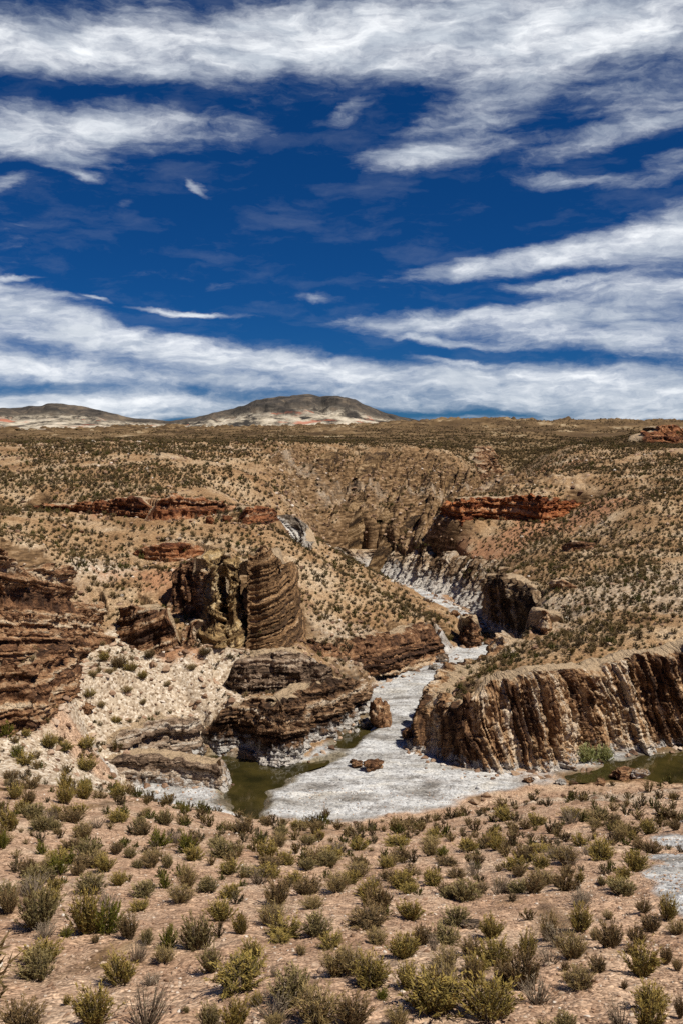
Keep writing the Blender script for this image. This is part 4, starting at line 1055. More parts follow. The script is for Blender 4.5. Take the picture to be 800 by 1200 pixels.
# shrubs read off the photograph: (px, foot py, width, height, look)
SHR = [(42, 1092, 46, 58, 'grey'), (95, 1098, 46, 60, 'olive'), (123, 1097, 40, 45, 'green'), (150, 1103, 24, 36, 'dark'), (170, 1110, 16, 20, 'grey'), (77, 1100, 15, 14, 'green'), (112, 1106, 12, 11, 'dark'),
       (42, 1151, 42, 38, 'grey'), (137, 1157, 44, 42, 'olive'), (159, 1130, 28, 32, 'dead'), (106, 1206, 48, 50, 'olive'), (77, 1180, 12, 14, 'olive'), (168, 1212, 52, 58, 'dead'), (18, 1218, 52, 42, 'dark'), (9, 1075, 24, 30, 'dark'), (191, 1132, 28, 22, 'straw'), (196, 1114, 28, 32, 'green'),
       (230, 1116, 42, 48, 'grey'), (247, 1141, 26, 36, 'grey'), (295, 1129, 34, 28, 'olive'), (287, 1142, 32, 24, 'green'), (280, 1166, 74, 40, 'olive'), (301, 1183, 18, 18, 'olive'), (352, 1121, 14, 14, 'straw'), (392, 1146, 38, 36, 'straw'), (322, 1146, 14, 20, 'dead'), (345, 1181, 55, 48, 'grey'), (370, 1207, 56, 50, 'straw'), (275, 1207, 36, 42, 'olive'), (245, 1206, 27, 30, 'grey'), (218, 1190, 8, 9, 'grey'),
       (258, 1080, 36, 28, 'olive'), (283, 1097, 20, 32, 'olive'), (318, 1087, 42, 30, 'straw'), (335, 1101, 52, 26, 'olive'), (370, 1101, 36, 30, 'grey'), (388, 1113, 36, 20, 'olive'), (322, 1206, 25, 16, 'straw'),
       (430, 1090, 56, 24, 'dark'), (482, 1081, 40, 24, 'olive'), (440, 1108, 28, 20, 'straw'), (474, 1125, 38, 32, 'olive'), (493, 1108, 26, 26, 'dark'), (509, 1115, 18, 26, 'dead'), (535, 1086, 34, 24, 'grey'), (576, 1103, 30, 30, 'olive'), (553, 1120, 34, 20, 'dark'), (525, 1136, 32, 26, 'straw'), (583, 1136, 42, 36, 'olive'), (433, 1161, 52, 44, 'olive'), (410, 1146, 38, 38, 'straw'), (477, 1161, 32, 34, 'olive'), (447, 1173, 18, 15, 'green'), (520, 1161, 44, 38, 'straw'), (508, 1196, 76, 52, 'olive'), (553, 1161, 26, 40, 'dark'), (591, 1156, 28, 30, 'dark'), (575, 1204, 72, 54, 'olive'), (412, 1207, 46, 40, 'dark'), (465, 1206, 30, 26, 'straw'),
       (643, 1105, 24, 42, 'straw'), (681, 1095, 32, 36, 'olive'), (718, 1113, 32, 36, 'dark'), (697, 1103, 16, 14, 'straw'), (713, 1078, 14, 12, 'straw'), (765, 1094, 26, 22, 'dark'), (748, 1109, 24, 24, 'dark'), (755, 1149, 42, 46, 'olive'), (741, 1121, 15, 15, 'dark'), (782, 1133, 18, 24, 'dark'), (795, 1139, 11, 18, 'straw'), (645, 1131, 30, 30, 'dead'), (672, 1126, 34, 34, 'straw'), (703, 1141, 28, 20, 'dark'), (681, 1163, 40, 30, 'straw'), (662, 1139, 11, 13, 'dark'), (617, 1128, 28, 38, 'olive'), (614, 1162, 42, 52, 'dark'), (632, 1182, 52, 36, 'dead'), (765, 1187, 42, 32, 'olive'), (729, 1208, 30, 42, 'dead'), (763, 1212, 42, 52, 'olive'), (665, 1212, 30, 26, 'grey'), (731, 1160, 8, 12, 'dark'), (783, 1081, 26, 34, 'olive'), (755, 1072, 20, 18, 'dark'), (798, 1195, 12, 30, 'dark'),
       (48, 1002, 16, 17, 'green'), (66, 1026, 27, 26, 'green'), (84, 1014, 17, 19, 'green'), (185, 993, 27, 22, 'green'), (75, 943, 22, 30, 'olive'), (98, 937, 22, 26, 'olive'), (2, 996, 16, 26, 'green'), (42, 1036, 34, 26, 'grey'), (122, 1024, 26, 22, 'olive'), (105, 1050, 36, 30, 'grey'), (167, 1053, 30, 20, 'grey'), (138, 1039, 22, 20, 'olive'), (90, 1028, 18, 17, 'dark'), (62, 1045, 20, 16, 'olive'), (36, 1050, 24, 24, 'grey'), (5, 1058, 26, 26, 'grey'), (55, 1063, 28, 24, 'olive'),
       (97, 985, 24, 24, 'straw'), (100, 1006, 30, 22, 'grey'), (135, 1003, 18, 16, 'dark'), (151, 1007, 17, 16, 'grey'), (160, 1018, 16, 12, 'grey'), (178, 1018, 22, 18, 'dark'), (195, 1018, 14, 18, 'grey'), (192, 1042, 20, 20, 'green'), (10, 975, 24, 32, 'olive'), (16, 938, 20, 20, 'olive'), (32, 944, 24, 20, 'dark'), (64, 955, 18, 14, 'olive'), (92, 956, 20, 14, 'olive'), (62, 974, 18, 14, 'grey'), (140, 938, 18, 20, 'olive'), (136, 965, 26, 16, 'olive'), (172, 955, 14, 9, 'straw'), (162, 975, 20, 18, 'grey'), (193, 968, 22, 22, 'grey'),
       (219, 1000, 28, 28, 'green'), (216, 955, 12, 15, 'green'), (262, 1006, 32, 26, 'grey'), (218, 1043, 26, 34, 'straw'), (270, 1027, 28, 20, 'olive'), (312, 1008, 34, 26, 'olive'), (314, 1019, 34, 16, 'dark'), (345, 1037, 26, 18, 'olive'), (387, 1010, 28, 20, 'olive'), (330, 980, 20, 14, 'grey'), (312, 968, 18, 11, 'dark'), (283, 977, 20, 18, 'dark'), (348, 970, 20, 12, 'olive'), (372, 973, 20, 13, 'dark'), (375, 985, 16, 14, 'olive'), (360, 992, 22, 14, 'grey'), (382, 960, 12, 14, 'dark'), (360, 1022, 22, 16, 'grey'),
       (518, 1005, 18, 14, 'green'), (420, 997, 24, 18, 'olive'), (465, 993, 30, 12, 'olive'), (470, 1010, 28, 18, 'dark'), (422, 1017, 28, 16, 'dark'), (452, 1018, 22, 15, 'olive'), (455, 1033, 24, 16, 'dark'), (503, 1034, 16, 16, 'olive'), (482, 1027, 24, 10, 'dark'), (525, 1016, 32, 11, 'dark'), (505, 990, 26, 9, 'straw'), (548, 999, 26, 14, 'olive'), (560, 1014, 20, 13, 'dark'), (572, 990, 14, 14, 'olive'), (535, 1030, 28, 14, 'dark'), (523, 1050, 22, 16, 'dark'), (480, 1048, 24, 12, 'olive'), (562, 1047, 24, 12, 'dark'), (592, 962, 30, 18, 'olive'), (410, 1037, 26, 18, 'olive'),
       (706, 1009, 42, 26, 'olive'), (670, 961, 26, 14, 'olive'), (698, 971, 22, 12, 'straw'), (720, 967, 16, 14, 'dark'), (680, 992, 26, 14, 'olive'), (632, 1000, 24, 13, 'olive'), (634, 1018, 28, 18, 'olive'), (608, 1028, 20, 15, 'dark'), (665, 1028, 22, 14, 'dark'), (679, 1037, 14, 18, 'olive'), (625, 1048, 30, 26, 'dark'), (722, 1043, 22, 20, 'olive'), (705, 1040, 12, 12, 'grey'), (792, 975, 16, 15, 'dark'), (750, 998, 16, 12, 'dark'), (756, 970, 12, 10, 'dark'), (740, 985, 14, 12, 'olive'), (615, 973, 18, 13, 'dark'), (655, 1040, 20, 12, 'dark'),
       (122, 776, 18, 14, 'olive'), (138, 785, 24, 17, 'dark'), (153, 792, 20, 14, 'olive'), (108, 800, 14, 10, 'straw'), (166, 802, 16, 12, 'olive'), (128, 806, 14, 9, 'straw'), (148, 820, 14, 9, 'straw'), (104, 825, 18, 12, 'olive'), (118, 838, 13, 9, 'straw'), (176, 780, 16, 12, 'dark'), (240, 778, 18, 12, 'dark'), (225, 790, 13, 9, 'straw'), (258, 765, 16, 14, 'olive'), (196, 812, 12, 8, 'straw'), (135, 850, 15, 9, 'olive'), (168, 834, 12, 8, 'straw'),
       (5, 866, 20, 22, 'green'), (30, 868, 12, 10, 'olive'), (28, 898, 24, 16, 'olive'), (20, 890, 16, 18, 'green'), (55, 880, 26, 20, 'olive'), (75, 883, 20, 14, 'olive'), (100, 880, 26, 16, 'olive'), (100, 906, 26, 20, 'olive'), (75, 925, 18, 26, 'olive'), (98, 925, 18, 18, 'green'), (10, 915, 20, 14, 'dark'), (32, 925, 24, 16, 'dark')]
lab_n = {}
placed = []
for s in SHR:
    put_shrub(*s, True); p = base_pt(s[0], s[1]); placed.append((p[0], p[1], .5 * s[2] * np.linalg.norm(p - CAM) / F))
o1 = put_shrub(690, 884, 26, 25, 'palegreen', True, at=P(690, 893, .3), label='pale green bush at the foot of the ribbed cliff, left of its twin')
o2 = put_shrub(708, 881, 24, 23, 'palegreen', True, at=P(709, 890, .3), label='pale green bush at the foot of the ribbed cliff, right of its twin')
for q in (o1, o2): q['group'] = 'pale green bushes under the ribbed cliff'
print('listed shrubs', len(SHR), round(time.time() - T0, 1))

# more shrubs on the near slope, then the far scrub
def masks_at(x, y):
    h, m = terrain(x, y)
    hx_, _ = terrain(x + .5, y); hy_, _ = terrain(x, y + .5)
    return h, np.hypot((hx_ - h) / .5, (hy_ - h) / .5), m

def jitter_points(y0, y1, sp, spread=.42, pad=3):
    n_y = int((y1 - y0) / sp); out = []
    for i in range(n_y):
        y = y0 + i * sp; w = y * spread + pad
        xs = np.arange(-w, w, sp)
        out.append(np.stack([xs + rng.uniform(-.46, .46, len(xs)) * sp + (i % 2) * sp * .5, y + rng.uniform(-.46, .46, len(xs)) * sp], 1))
    return np.concatenate(out)

def project(x, y, z):
    v = np.stack([x, y, z], -1) - CAM
    dz = v @ FWD
    return 400 + F * (v @ RIGHT) / dz, 600 - F * (v @ UP) / dz, dz
cand = jitter_points(7, 84, 1.02, .5, 6)
h, sl, m = masks_at(cand[:, 0], cand[:, 1])
dens = .5 + .35 * fbm(cand[:, 0] * .12, cand[:, 1] * .12, oct=3, seed=91)
dens = dens * (.24 + 1.05 * sstep(21, 32, cand[:, 1])) * (1 - .45 * sstep(50, 60, cand[:, 1]))
dens = dens * (1 - .8 * sstep(64, 70, cand[:, 1]) * sstep(8, 13, cand[:, 0]))
pxo, pyo, _z = project(cand[:, 0], cand[:, 1], h)
dens = np.where(((pxo < -15) | (pxo > 815) | (pyo > 1225)) & (cand[:, 1] < 34), .42 + .3 * fbm(cand[:, 0] * .2, cand[:, 1] * .2, oct=2, seed=92), dens)
ok = (rng.uniform(size=len(cand)) < dens) & (sl < .9) & (m['sd'] > 1.3)
wsh = sum(zone(a, b_, z, 1.5, 3.2, cand[:, 0], cand[:, 1]) for a, b_, z in [(818, 1075, 16.2), (808, 1040, 14.7), (798, 1012, 13.0), (806, 990, 11.0), (830, 965, 9)])
ok &= wsh < .45
cand = cand[ok]; PL = np.array(placed)
wd_ = (.3 + .75 * rng.uniform(size=len(cand)) ** 1.4) * np.where(rng.uniform(size=len(cand)) < .12, 1.3, 1)
keepc = []
for i in range(len(cand)):
    d = np.hypot(PL[:, 0] - cand[i, 0], PL[:, 1] - cand[i, 1])
    if (d > PL[:, 2] * .95 + wd_[i] * .3).all(): keepc.append(i)
cand = cand[keepc]; wd_ = wd_[keepc]; hc = sample(H, cand[:, 0], cand[:, 1])
def project(x, y, z):
    v = np.stack([x, y, z], -1) - CAM
    dz = v @ FWD
    return 400 + F * (v @ RIGHT) / dz, 600 - F * (v @ UP) / dz, dz
px_, py_, dz_ = project(cand[:, 0], cand[:, 1], hc)
inview = (px_ > -5) & (px_ < 805) & (py_ < 1215)
size_px = wd_ * F / dz_
order = np.argsort(-size_px * inview)
room = max(0, 298 - len(SHR))
big = [i for i in order[:room] if inview[i]]
kinds_w = ['olive', 'olive', 'dark', 'dead', 'straw', 'dark', 'grey', 'olive', 'dead', 'straw']
for i in big:
    kd = random.choice(kinds_w)
    put_shrub(px_[i], py_[i], size_px[i], size_px[i] * random.uniform(.55, .9), kd, True)
rest = np.array([i for i in range(len(cand)) if i not in set(big)], int)
# make each label single out one shrub where it can: same-labelled shrubs get an order word by their place
bylab = {}
for o in COL.objects:
    if o.get('category') == 'shrub': bylab.setdefault(o['label'], []).append(o)
for lb, os_ in bylab.items():
    if len(os_) > 1:
        os_.sort(key=lambda q: q.location.x / q.location.y)
        words = ['leftmost', 'second from left', 'third from left', 'fourth from left', 'fifth from left', 'sixth from left', 'seventh from left']
        for j, q in enumerate(os_): q['label'] = lb + ', ' + ('rightmost' if j == len(os_) - 1 else words[min(j, 6)])
print('near shrubs', len(SHR) + len(big), 'rest', len(rest), round(time.time() - T0, 1))

pts_xy = [cand[rest]]; pts_w = [wd_[rest]]; pts_h = [wd_[rest] * rng.uniform(.55, .95, len(rest))]
mid = jitter_points(70, 345, .68)
h, sl, m = masks_at(mid[:, 0], mid[:, 1])
pxm, pym, dzm = project(mid[:, 0], mid[:, 1], h)
tal = sstep(.35, .75, zone(195, 850, 84, 9, 6, mid[:, 0], mid[:, 1]) + zone(110, 820, 83, 6, 10, mid[:, 0], mid[:, 1]) + zone(255, 800, 92, 5, 8, mid[:, 0], mid[:, 1]))
dens = .74 + .5 * fbm(mid[:, 0] * .3, mid[:, 1] * .3, oct=2, seed=94) + .95 * fbm(mid[:, 0] * .06, mid[:, 1] * .06, oct=4, seed=93)
dens = dens * (1 - .2 * tal) * (1 + .5 * np.clip(m['hill'] * 1.4, 0, 1))
dens = dens * (1 - .35 * zone(180, 690, 109, 9, 12, mid[:, 0], mid[:, 1]))
ok = (rng.uniform(size=len(mid)) < dens) & (sl < 1.0) & (m['sd'] > 1.6) & ((mid[:, 1] > 82) | (m['sd'] > 2) & (mid[:, 0] < -8))
ok &= (mid[:, 1] > 66 + 0 * mid[:, 0])
mid = mid[ok]; sl = sl[ok]
wm_ = (.30 + .58 * rng.uniform(size=len(mid)) ** 1.9) * (1 + .25 * fbm(mid[:, 0] * .2, mid[:, 1] * .2, oct=2, seed=95))
pts_xy.append(mid); pts_w.append(wm_); pts_h.append(wm_ * rng.uniform(.6, .95, len(mid)))
# far plain
fr = np.exp(rng.uniform(np.log(300), np.log(1900), 42000)); fa = np.radians(rng.uniform(-21, 21, len(fr)))
fxy = np.stack([np.sin(fa) * fr, np.cos(fa) * fr], 1)
okf = fbm(fxy[:, 0] * .01, fxy[:, 1] * .004, oct=3, seed=97) > -.25
fxy = fxy[okf]; fw = rng.uniform(.45, 1.1, len(fxy)) * (1 + np.hypot(fxy[:, 0], fxy[:, 1]) / 900)
pts_xy.append(fxy); pts_w.append(fw); pts_h.append(fw * .55)
XY = np.concatenate(pts_xy); WW = np.concatenate(pts_w); HHt = np.concatenate(pts_h)
ZZ = sample(HS, XY[:, 0], XY[:, 1]) - .05 * HHt

def scatter(name, xyz, scale, rot, idx, protos, label, cat=None):
    me = bpy.data.meshes.new(name)
    me.vertices.add(len(xyz)); me.vertices.foreach_set('co', np.ascontiguousarray(xyz, np.float32).ravel())
    attr(me, 'scl', scale, 'FLOAT_VECTOR'); attr(me, 'rot', rot, 'FLOAT_VECTOR'); attr(me, 'idx', idx, 'INT')
    o = link(name, me); tag(o, label, cat, kind='stuff')
    ng = bpy.data.node_groups.new(name + '_scatter', 'GeometryNodeTree')
    ng.interface.new_socket('Geometry', in_out='INPUT', socket_type='NodeSocketGeometry')
    ng.interface.new_socket('Geometry', in_out='OUTPUT', socket_type='NodeSocketGeometry')
    N = ng.nodes; L = ng.links
    gi = N.new('NodeGroupInput'); go = N.new('NodeGroupOutput'); ip = N.new('GeometryNodeInstanceOnPoints'); jn = N.new('GeometryNodeJoinGeometry')
    for p in protos:
        oi = N.new('GeometryNodeObjectInfo'); oi.inputs['Object'].default_value = p; oi.inputs['As Instance'].default_value = True
        oi.transform_space = 'ORIGINAL'; L.new(oi.outputs['Geometry'], jn.inputs[0])
    def na(nm, dt):
        a = N.new('GeometryNodeInputNamedAttribute'); a.data_type = dt; a.inputs['Name'].default_value = nm; return a.outputs['Attribute']
    L.new(gi.outputs[0], ip.inputs['Points']); L.new(jn.outputs[0], ip.inputs['Instance']); ip.inputs['Pick Instance'].default_value = True
    L.new(na('idx', 'INT'), ip.inputs['Instance Index']); L.new(na('scl', 'FLOAT_VECTOR'), ip.inputs['Scale'])
    er = N.new('FunctionNodeEulerToRotation'); L.new(na('rot', 'FLOAT_VECTOR'), er.inputs[0]); L.new(er.outputs[0], ip.inputs['Rotation'])
    L.new(ip.outputs[0], go.inputs[0])
    md = o.modifiers.new('scatter', 'NODES'); md.node_group = ng
    return o

# the instanced shapes are single shrubs that stand on the terraces themselves
LOOBJ = []
spots = [(470, 722), (520, 735), (420, 715), (380, 725), (700, 735), (100, 665)]
names = ['olive shrub on the middle terrace close to its dark broken rim', 'grey shrub near the outer end of the middle shrub terrace', 'straw-coloured shrub amid the middle shrub terrace', 'dark shrub on the middle terrace nearest the square buttress',
         'olive shrub on the right terrace above the ribbed cliff brow', 'green shrub on the pale slope right of the upper layered cliff']
for (a, c2), (kd, me), lb in zip(spots, LO, names):
    p = ground_at_pixel(a, c2)
    o = link('shrub', me, (), (p[0], p[1], p[2] - .03), None, (.95, .95, .75)); tag(o, lb, 'shrub', 'shrubs on the terraces across the gorge'); LOOBJ.append(o)
n = len(XY)
idx = rng.choice(6, n, p=[.16, .13, .22, .30, .16, .03])
isfar = np.hypot(XY[:, 0], XY[:, 1]) > 290
idx[isfar] = rng.choice(6, int(isfar.sum()), p=[.06, .08, .42, .40, .04, 0])
# straw tufts gather on the terraces of the middle distance
scatter('scrub', np.stack([XY[:, 0], XY[:, 1], ZZ], 1), np.stack([WW, WW, HHt], 1), np.stack([rng.uniform(-.1, .1, n), rng.uniform(-.1, .1, n), rng.uniform(0, 6.28, n)], 1), idx, LOOBJ,
        'countless dark olive shrubs dotting the terraces and plains', 'scrub')
print('scrub', n, round(time.time() - T0, 1))

# stones
STN = []
for i, (a, c2, w, m_, lb) in enumerate([(196, 1150, 7, SM_tan, 'small tan stone lying on open gravel right of a grey shrub'), (64, 1120, 6, SM_tan, 'small pale stone on the open gravel at far left'), (225, 1170, 7, SM_tan, 'small reddish stone on the gravel patch left of a broad olive shrub')]):
    p = ground_at_pixel(a, c2); s = w * np.linalg.norm(p - CAM) / F
    me = rock_mesh('stone', 60 + i, 2, .7, .3); me.materials.append(m_)
    o = link('stone', me, (), tuple(p - np.array([0, 0, .02])), None, (s, s, s)); tag(o, lb, 'stone', 'loose stones on the near slope'); STN.append(o)
DRK = []
for i, (a, c2, w, m_, lb) in enumerate([(230, 830, 9, SM_dark, 'brown block among the pale scree above the jagged ledge'), (150, 815, 9, SM_tan, 'tan block in the middle of the pale scree')]):
    p = ground_at_pixel(a, c2); s = w * np.linalg.norm(p - CAM) / F
    me = rock_mesh('stone', 70 + i, 3, .7, .3); me.materials.append(m_)
    o = link('stone', me, (), tuple(p - np.array([0, 0, .05])), None, (s, s, s)); tag(o, lb, 'stone', 'blocks on the pale scree'); DRK.append(o)
WH = []
for i, (a, c2, w, lb) in enumerate([(400, 915, 6, 'pale cobble on the white gravel nearest the brown pool'), (560, 925, 6, 'pale cobble on the white gravel below the ribbed cliff')]):
    p = ground_at_pixel(a, c2); s = w * np.linalg.norm(p - CAM) / F
    me = rock_mesh('cobble', 80 + i, 2, .7, .3); me.materials.append(SM_white)
    o = link('cobble', me, (), tuple(p - np.array([0, 0, .03])), None, (s, s, s)); tag(o, lb, 'cobble', 'cobbles on the white gravel bar'); WH.append(o)

def rotv(n): return np.stack([rng.uniform(-.4, .4, n), rng.uniform(-.4, .4, n), rng.uniform(0, 6.28, n)], 1)
gx_ = []
for y0, y1, dn in ((11, 20, 52), (20, 32, 28), (32, 50, 12), (50, 78, 6)):
    ar = (y1 - y0) * (y0 + y1) * .42 + 1; nn = int(ar * dn)
    yy = np.sqrt(rng.uniform(y0 * y0, y1 * y1, nn)); xx = rng.uniform(-.42, .42, nn) * yy
    gx_.append(np.stack([xx, yy], 1))
g = np.concatenate(gx_)
cl = fbm(g[:, 0] * .5, g[:, 1] * .5, oct=3, seed=99)
g = g[(rng.uniform(size=len(g)) < .6 + .5 * cl)]
gz = sample(H, g[:, 0], g[:, 1]); s = .028 + .05 * rng.uniform(size=len(g)) ** 1.8 + .09 * (rng.uniform(size=len(g)) < .025) * rng.uniform(.3, 1, len(g))
s = s * (1 + .012 * g[:, 1])
wt = sample(m_white, g[:, 0], g[:, 1])
scatter('gravel', np.stack([g[:, 0], g[:, 1], gz - s * .2], 1), np.stack([s * rng.uniform(.8, 1.5, len(g)), s, s * rng.uniform(.6, 1, len(g))], 1), rotv(len(g)), np.where(wt > .5, 0, rng.integers(0, 3, len(g))), STN, 'loose pinkish gravel strewn over the near slope', 'gravel')
print('gravel', len(g))
# scree, banks and rocky flanks
c_ = jitter_points(64, 260, .8)
h, sl, m = masks_at(c_[:, 0], c_[:, 1])
tal = zone(195, 850, 84, 9, 6, c_[:, 0], c_[:, 1]) + zone(110, 820, 83, 6, 10, c_[:, 0], c_[:, 1]) + zone(255, 800, 92, 5, 8, c_[:, 0], c_[:, 1]) + .8 * zone(440, 775, 3, 10, 7, c_[:, 0], c_[:, 1]) + .7 * zone(530, 760, 2, 6, 7, c_[:, 0], c_[:, 1]) + .5 * zone(60, 890, 7, 10, 6, c_[:, 0], c_[:, 1]) + .5 * zone(720, 925, 2, 14, 3.5, c_[:, 0], c_[:, 1])
pr = np.clip(tal, 0, 1) * .75 + .14 + .12 * m['hill'] + .3 * sstep(.6, 1.0, sl)
pr = pr * (m['sd'] > .4)
ok = rng.uniform(size=len(c_)) < pr * (c_[:, 1] < 240)
c_ = c_[ok]; z_ = sample(H, c_[:, 0], c_[:, 1])
ft = []
for f in FORM:
    p = f['pts']; ln = np.hypot(*np.diff(p[:, :2], axis=0).T)
    if p[:, 1].min() > 150: continue
    t = np.diff(p[:, :2], axis=0) / (ln[:, None] + 1e-9)
    nb = int(ln.sum() * 2.6)
    q = rng.choice(len(ln), nb, p=ln / ln.sum()); u_ = rng.uniform(size=nb); off = .2 + 1.9 * rng.uniform(size=nb) ** 2
    ft.append(np.stack([p[q, 0] + (p[q + 1, 0] - p[q, 0]) * u_ + t[q, 1] * off, p[q, 1] + (p[q + 1, 1] - p[q, 1]) * u_ - t[q, 0] * off], 1))
ft = np.concatenate(ft); c_ = np.concatenate([c_, ft]); z_ = sample(H, c_[:, 0], c_[:, 1])
s = (.16 + .5 * rng.uniform(size=len(c_)) ** 3.0) * (1 + c_[:, 1] / 400)
scatter('rubble', np.stack([c_[:, 0], c_[:, 1], z_ - s * .2], 1), np.stack([s * rng.uniform(.9, 1.6, len(c_)), s, s * rng.uniform(.6, 1, len(c_))], 1), rotv(len(c_)), rng.integers(0, 2, len(c_)), DRK, 'broken rock strewn over scree and rocky banks', 'rubble')
# cobbles of the river bed
c_ = jitter_points(68, 150, .42)
h, m = terrain(c_[:, 0], c_[:, 1])
ok = (m['sd'] < -.1) & (m['pd'] > .6) & (rng.uniform(size=len(c_)) < .35 + .5 * fbm(c_[:, 0] * .3, c_[:, 1] * .3, oct=3, seed=101))
c_ = c_[ok]; s = .07 + .16 * rng.uniform(size=len(c_)) ** 3
z_ = sample(H, c_[:, 0], c_[:, 1])
scatter('river_gravel', np.stack([c_[:, 0], c_[:, 1], z_ - s * .2], 1), np.stack([s * 1.2, s, s * .7], 1), rotv(len(c_)), rng.integers(0, 2, len(c_)), WH, 'white cobbles covering the dry river bed', 'gravel')
print('rubble', round(time.time() - T0, 1))

# ------------------------------------------------------------------ sky, sun, camera
SUN_EL = R(58); sdx, sdy = .78, -.50
sl_ = math.hypot(sdx, sdy); sdx /= sl_; sdy /= sl_
w = bpy.data.worlds.new('World'); scene.world = w; w.use_nodes = True
w.node_tree.nodes.clear(); k = NT(w.node_tree)
out = k.new('ShaderNodeOutputWorld'); bg = k.new('ShaderNodeBackground'); k.l.new(bg.outputs[0], out.inputs[0])
STR = .1
bg.inputs[1].default_value = STR
sky = k.new('ShaderNodeTexSky', sky_type='NISHITA'); sky.sun_disc = False; sky.sun_elevation = SUN_EL; sky.sun_rotation = math.atan2(sdx, sdy)
sky.altitude = 3800; sky.air_density = 1.0; sky.dust_density = .2; sky.ozone_density = 2.0
tc = k.new('ShaderNodeTexCoord').outputs['Generated']
sp = k.new('ShaderNodeSeparateXYZ'); k.l.new(tc, sp.inputs[0])
azm = k.math('MULTIPLY', k.math('ARCTAN2', sp.outputs[0], sp.outputs[1]), 180 / math.pi)
elv = k.math('MULTIPLY', k.math('ARCSINE', sp.outputs[2]), 180 / math.pi)
def cmb(x, y, z=0.0):
    n = k.new('ShaderNodeCombineXYZ'); k.put(n.inputs[0], x); k.put(n.inputs[1], y); k.put(n.inputs[2], z); return n.outputs[0]
ae = cmb(azm, elv)
def ae_px(px, py):
    r = ray(px, py); r = r / np.linalg.norm(r)
    return math.degrees(math.atan2(r[0], r[1])), math.degrees(math.asin(r[2]))
# warp for wispy outlines
wn = k.new('ShaderNodeTexNoise'); k.l.new(k.vscale(ae, .22, .5, 1), wn.inputs['Vector']); wn.inputs['Scale'].default_value = 1; wn.inputs['Detail'].default_value = 5; wn.inputs['Roughness'].default_value = .6
wv = k.new('ShaderNodeVectorMath', operation='SUBTRACT'); k.l.new(wn.outputs['Color'], wv.inputs[0]); wv.inputs[1].default_value = (.5, .5, .5)
wsc = k.vscale(wv.outputs[0], 3.4, 1.5, 0)
wae = k.new('ShaderNodeVectorMath', operation='ADD'); k.l.new(ae, wae.inputs[0]); k.l.new(wsc, wae.inputs[1]); wae = wae.outputs[0]
DEG = 180 / math.pi / F
BLOBS = [(100, 55, 300, 34, -2, .95), (400, 48, 300, 46, -3, 1.0), (660, 35, 280, 52, 0, 1.0), (590, 105, 110, 26, -18, .55), (500, 182, 95, 17, -7, .9), (540, 145, 80, 22, -10, .4), (650, 135, 210, 60, -10, .30), (745, 150, 120, 16, -12, .65), (770, 110, 80, 24, 0, .4),
         (80, 152, 190, 30, -4, 1.05), (60, 182, 130, 14, 6, .55), (85, 204, 46, 6, 14, .6), (8, 214, 34, 10, -18, .7), (233, 219, 15, 8, 40, .8), (150, 238, 30, 10, -20, .35), (300, 150, 90, 25, -20, .25), (400, 135, 50, 14, -25, .5),
         (680, 212, 90, 11, 4, .65), (790, 195, 50, 18, 0, .5), (640, 300, 190, 17, -7, 1.0), (780, 275, 110, 32, -8, .9), (670, 328, 90, 6, -4, .8), (740, 335, 110, 12, 0, .6), (560, 372, 200, 15, -2, 1.0), (740, 360, 150, 40, 0, .7), (700, 395, 230, 22, 2, .75), (510, 398, 90, 6, 6, .75), (545, 424, 70, 5, 6, .7),
         (30, 355, 120, 22, 14, .9), (25, 336, 70, 6, 9, .7), (220, 364, 76, 5, 3, 1.0), (112, 350, 22, 3, 20, .6), (370, 349, 50, 7, 8, .55), (18, 322, 22, 3, 0, .8), (240, 330, 120, 8, 6, .22), (80, 385, 200, 12, 6, .8), (170, 402, 280, 20, 6, 1.05), (400, 436, 260, 14, 5, 1.1), (50, 430, 220, 26, 4, .95), (650, 448, 330, 26, 2, 1.05), (100, 472, 250, 15, 0, 1.2), (60, 488, 200, 10, 0, 1.0), (760, 488, 140, 10, 0, .9), (560, 492, 240, 5, 0, .55), (330, 452, 160, 12, 3, .75), (700, 470, 280, 16, 0, .85), (480, 470, 160, 14, 0, .6), (-300, 300, 260, 200, 0, .8), (1100, 350, 260, 250, 0, .8), (400, -350, 900, 260, 0, .75)]
acc = None
for (cx, cy, rx, ry, ang, wt) in BLOBS:
    a0, e0 = ae_px(cx, cy)
    cosf = math.cos(math.atan((600 - cy) / F)) if cy > -100 else .75
    mp = k.new('ShaderNodeMapping', vector_type='TEXTURE'); k.l.new(wae, mp.inputs[0])
    mp.inputs['Location'].default_value = (a0, e0, 0); mp.inputs['Rotation'].default_value = (0, 0, -R(ang)); mp.inputs['Scale'].default_value = (rx * DEG, ry * DEG, 1)
    ln = k.new('ShaderNodeVectorMath', operation='LENGTH'); k.l.new(mp.outputs[0], ln.inputs[0])
    v = k.rng(ln.outputs['Value'], 1.45, .1, 0, wt, True)
    acc = v if acc is None else k.math('MAXIMUM', acc, v) if False else k.math('SUBTRACT', 1, k.math('MULTIPLY', k.math('SUBTRACT', 1, k.math('MINIMUM', acc, 1)), k.math('SUBTRACT', 1, k.math('MINIMUM', v, 1))))
fib = k.noise(k.vscale(wae, .22, 1.05, 1), 1.0, 11, .655, 0)      # fibres along the wind
fluf = k.noise(k.vscale(wae, .30, .62, 1), 1.0, 11, .62, 0)
fine = k.noise(k.vscale(wae, .9, 2.6, 1), 1.0, 6, .6)
tex = k.math('ADD', k.math('ADD', k.math('MULTIPLY', fib, .50), k.math('MULTIPLY', fluf, .42)), k.math('MULTIPLY', k.math('SUBTRACT', fine, .1), .20))
den = k.math('ADD', acc, k.math('MULTIPLY', k.math('SUBTRACT', tex, .55), 2.1))
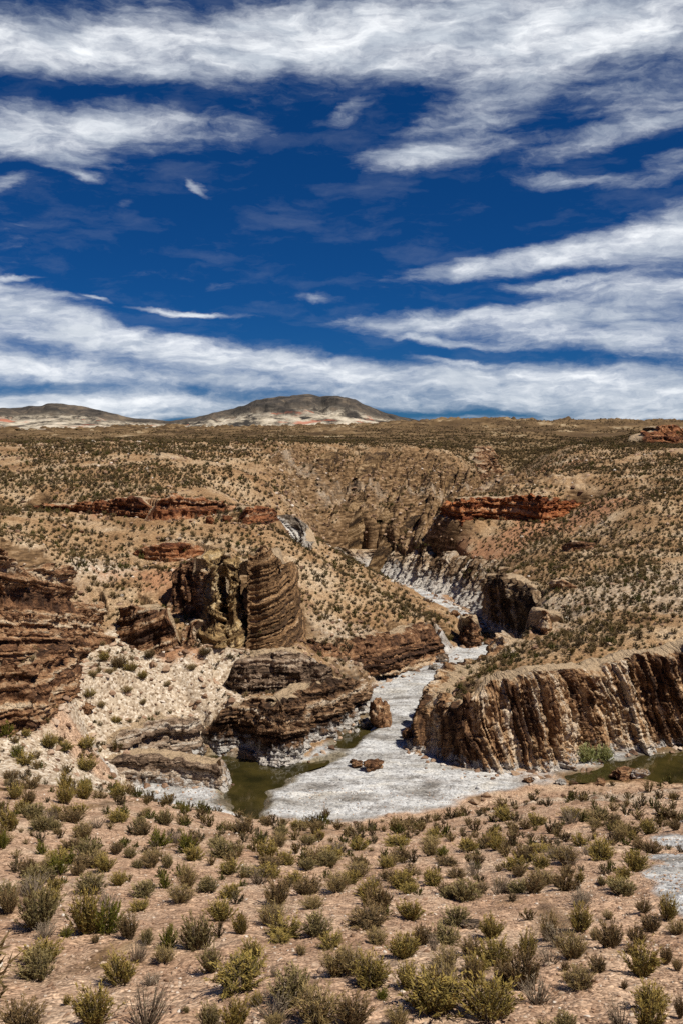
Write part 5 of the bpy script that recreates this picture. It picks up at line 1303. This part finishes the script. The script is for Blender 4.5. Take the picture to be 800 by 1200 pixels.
alpha = k.rng(den, .16, 1.26, 0, .98, True)
thin = k.math('MULTIPLY', k.rng(k.noise(k.vscale(wae, .16, .6, 1), 1.0, 7, .62), .5, .75), .11)
alpha = k.math('MAXIMUM', alpha, thin)
shade = k.rng(k.noise(k.vscale(wae, .16, .6, 1), 1.0, 6, .6, .4), .36, .62, 0, 1, True)
lit = k.math('MULTIPLY', k.math('ADD', k.math('MULTIPLY', shade, .65), .35), k.rng(den, .45, 1.15, .3, 1))
ccol = k.mix(lit, (.36 / STR, .42 / STR, .50 / STR), (.90 / STR, .92 / STR, .94 / STR))
tint = k.mix(1.0, sky.outputs[0], k.ramp(k.rng(elv, 0, 40), [(0, (.045, .15, .33)), (.16, (.028, .17, .37)), (.6, (.022, .22, .46)), (1, (.022, .205, .43))]), 'MULTIPLY')
col = k.mix(alpha, tint, ccol)
k.l.new(col, bg.inputs[0])

sun = bpy.data.lights.new('sun', 'SUN'); sun.energy = 4.6; sun.angle = R(.53); sun.color = (1, .94, .83)
so = bpy.data.objects.new('sun', sun); COL.objects.link(so)
from mathutils import Vector
so.rotation_euler = Vector((-sdx * math.cos(SUN_EL), -sdy * math.cos(SUN_EL), -math.sin(SUN_EL))).to_track_quat('-Z', 'Y').to_euler()
so.location = (60, -60, 120)

cd = bpy.data.cameras.new('camera'); co = bpy.data.objects.new('camera', cd); COL.objects.link(co)
co.location = CAM; co.rotation_euler = (math.pi / 2 - PITCH, 0, 0)
cd.sensor_fit = 'VERTICAL'; cd.sensor_height = 36; cd.sensor_width = 24; cd.lens = F / 1200 * 36
cd.clip_start = .5; cd.clip_end = 40000
scene.camera = co
scene.view_settings.view_transform = 'Standard'; scene.view_settings.look = 'None'; scene.view_settings.gamma = 1; scene.view_settings.exposure = 0.22
scene.cycles.max_bounces = 4; scene.cycles.diffuse_bounces = 2; scene.cycles.glossy_bounces = 2; scene.cycles.transparent_max_bounces = 2
scene.cycles.use_denoising = False
scene.render.resolution_x = 682; scene.render.resolution_y = 1024
print('done', round(time.time() - T0, 1))
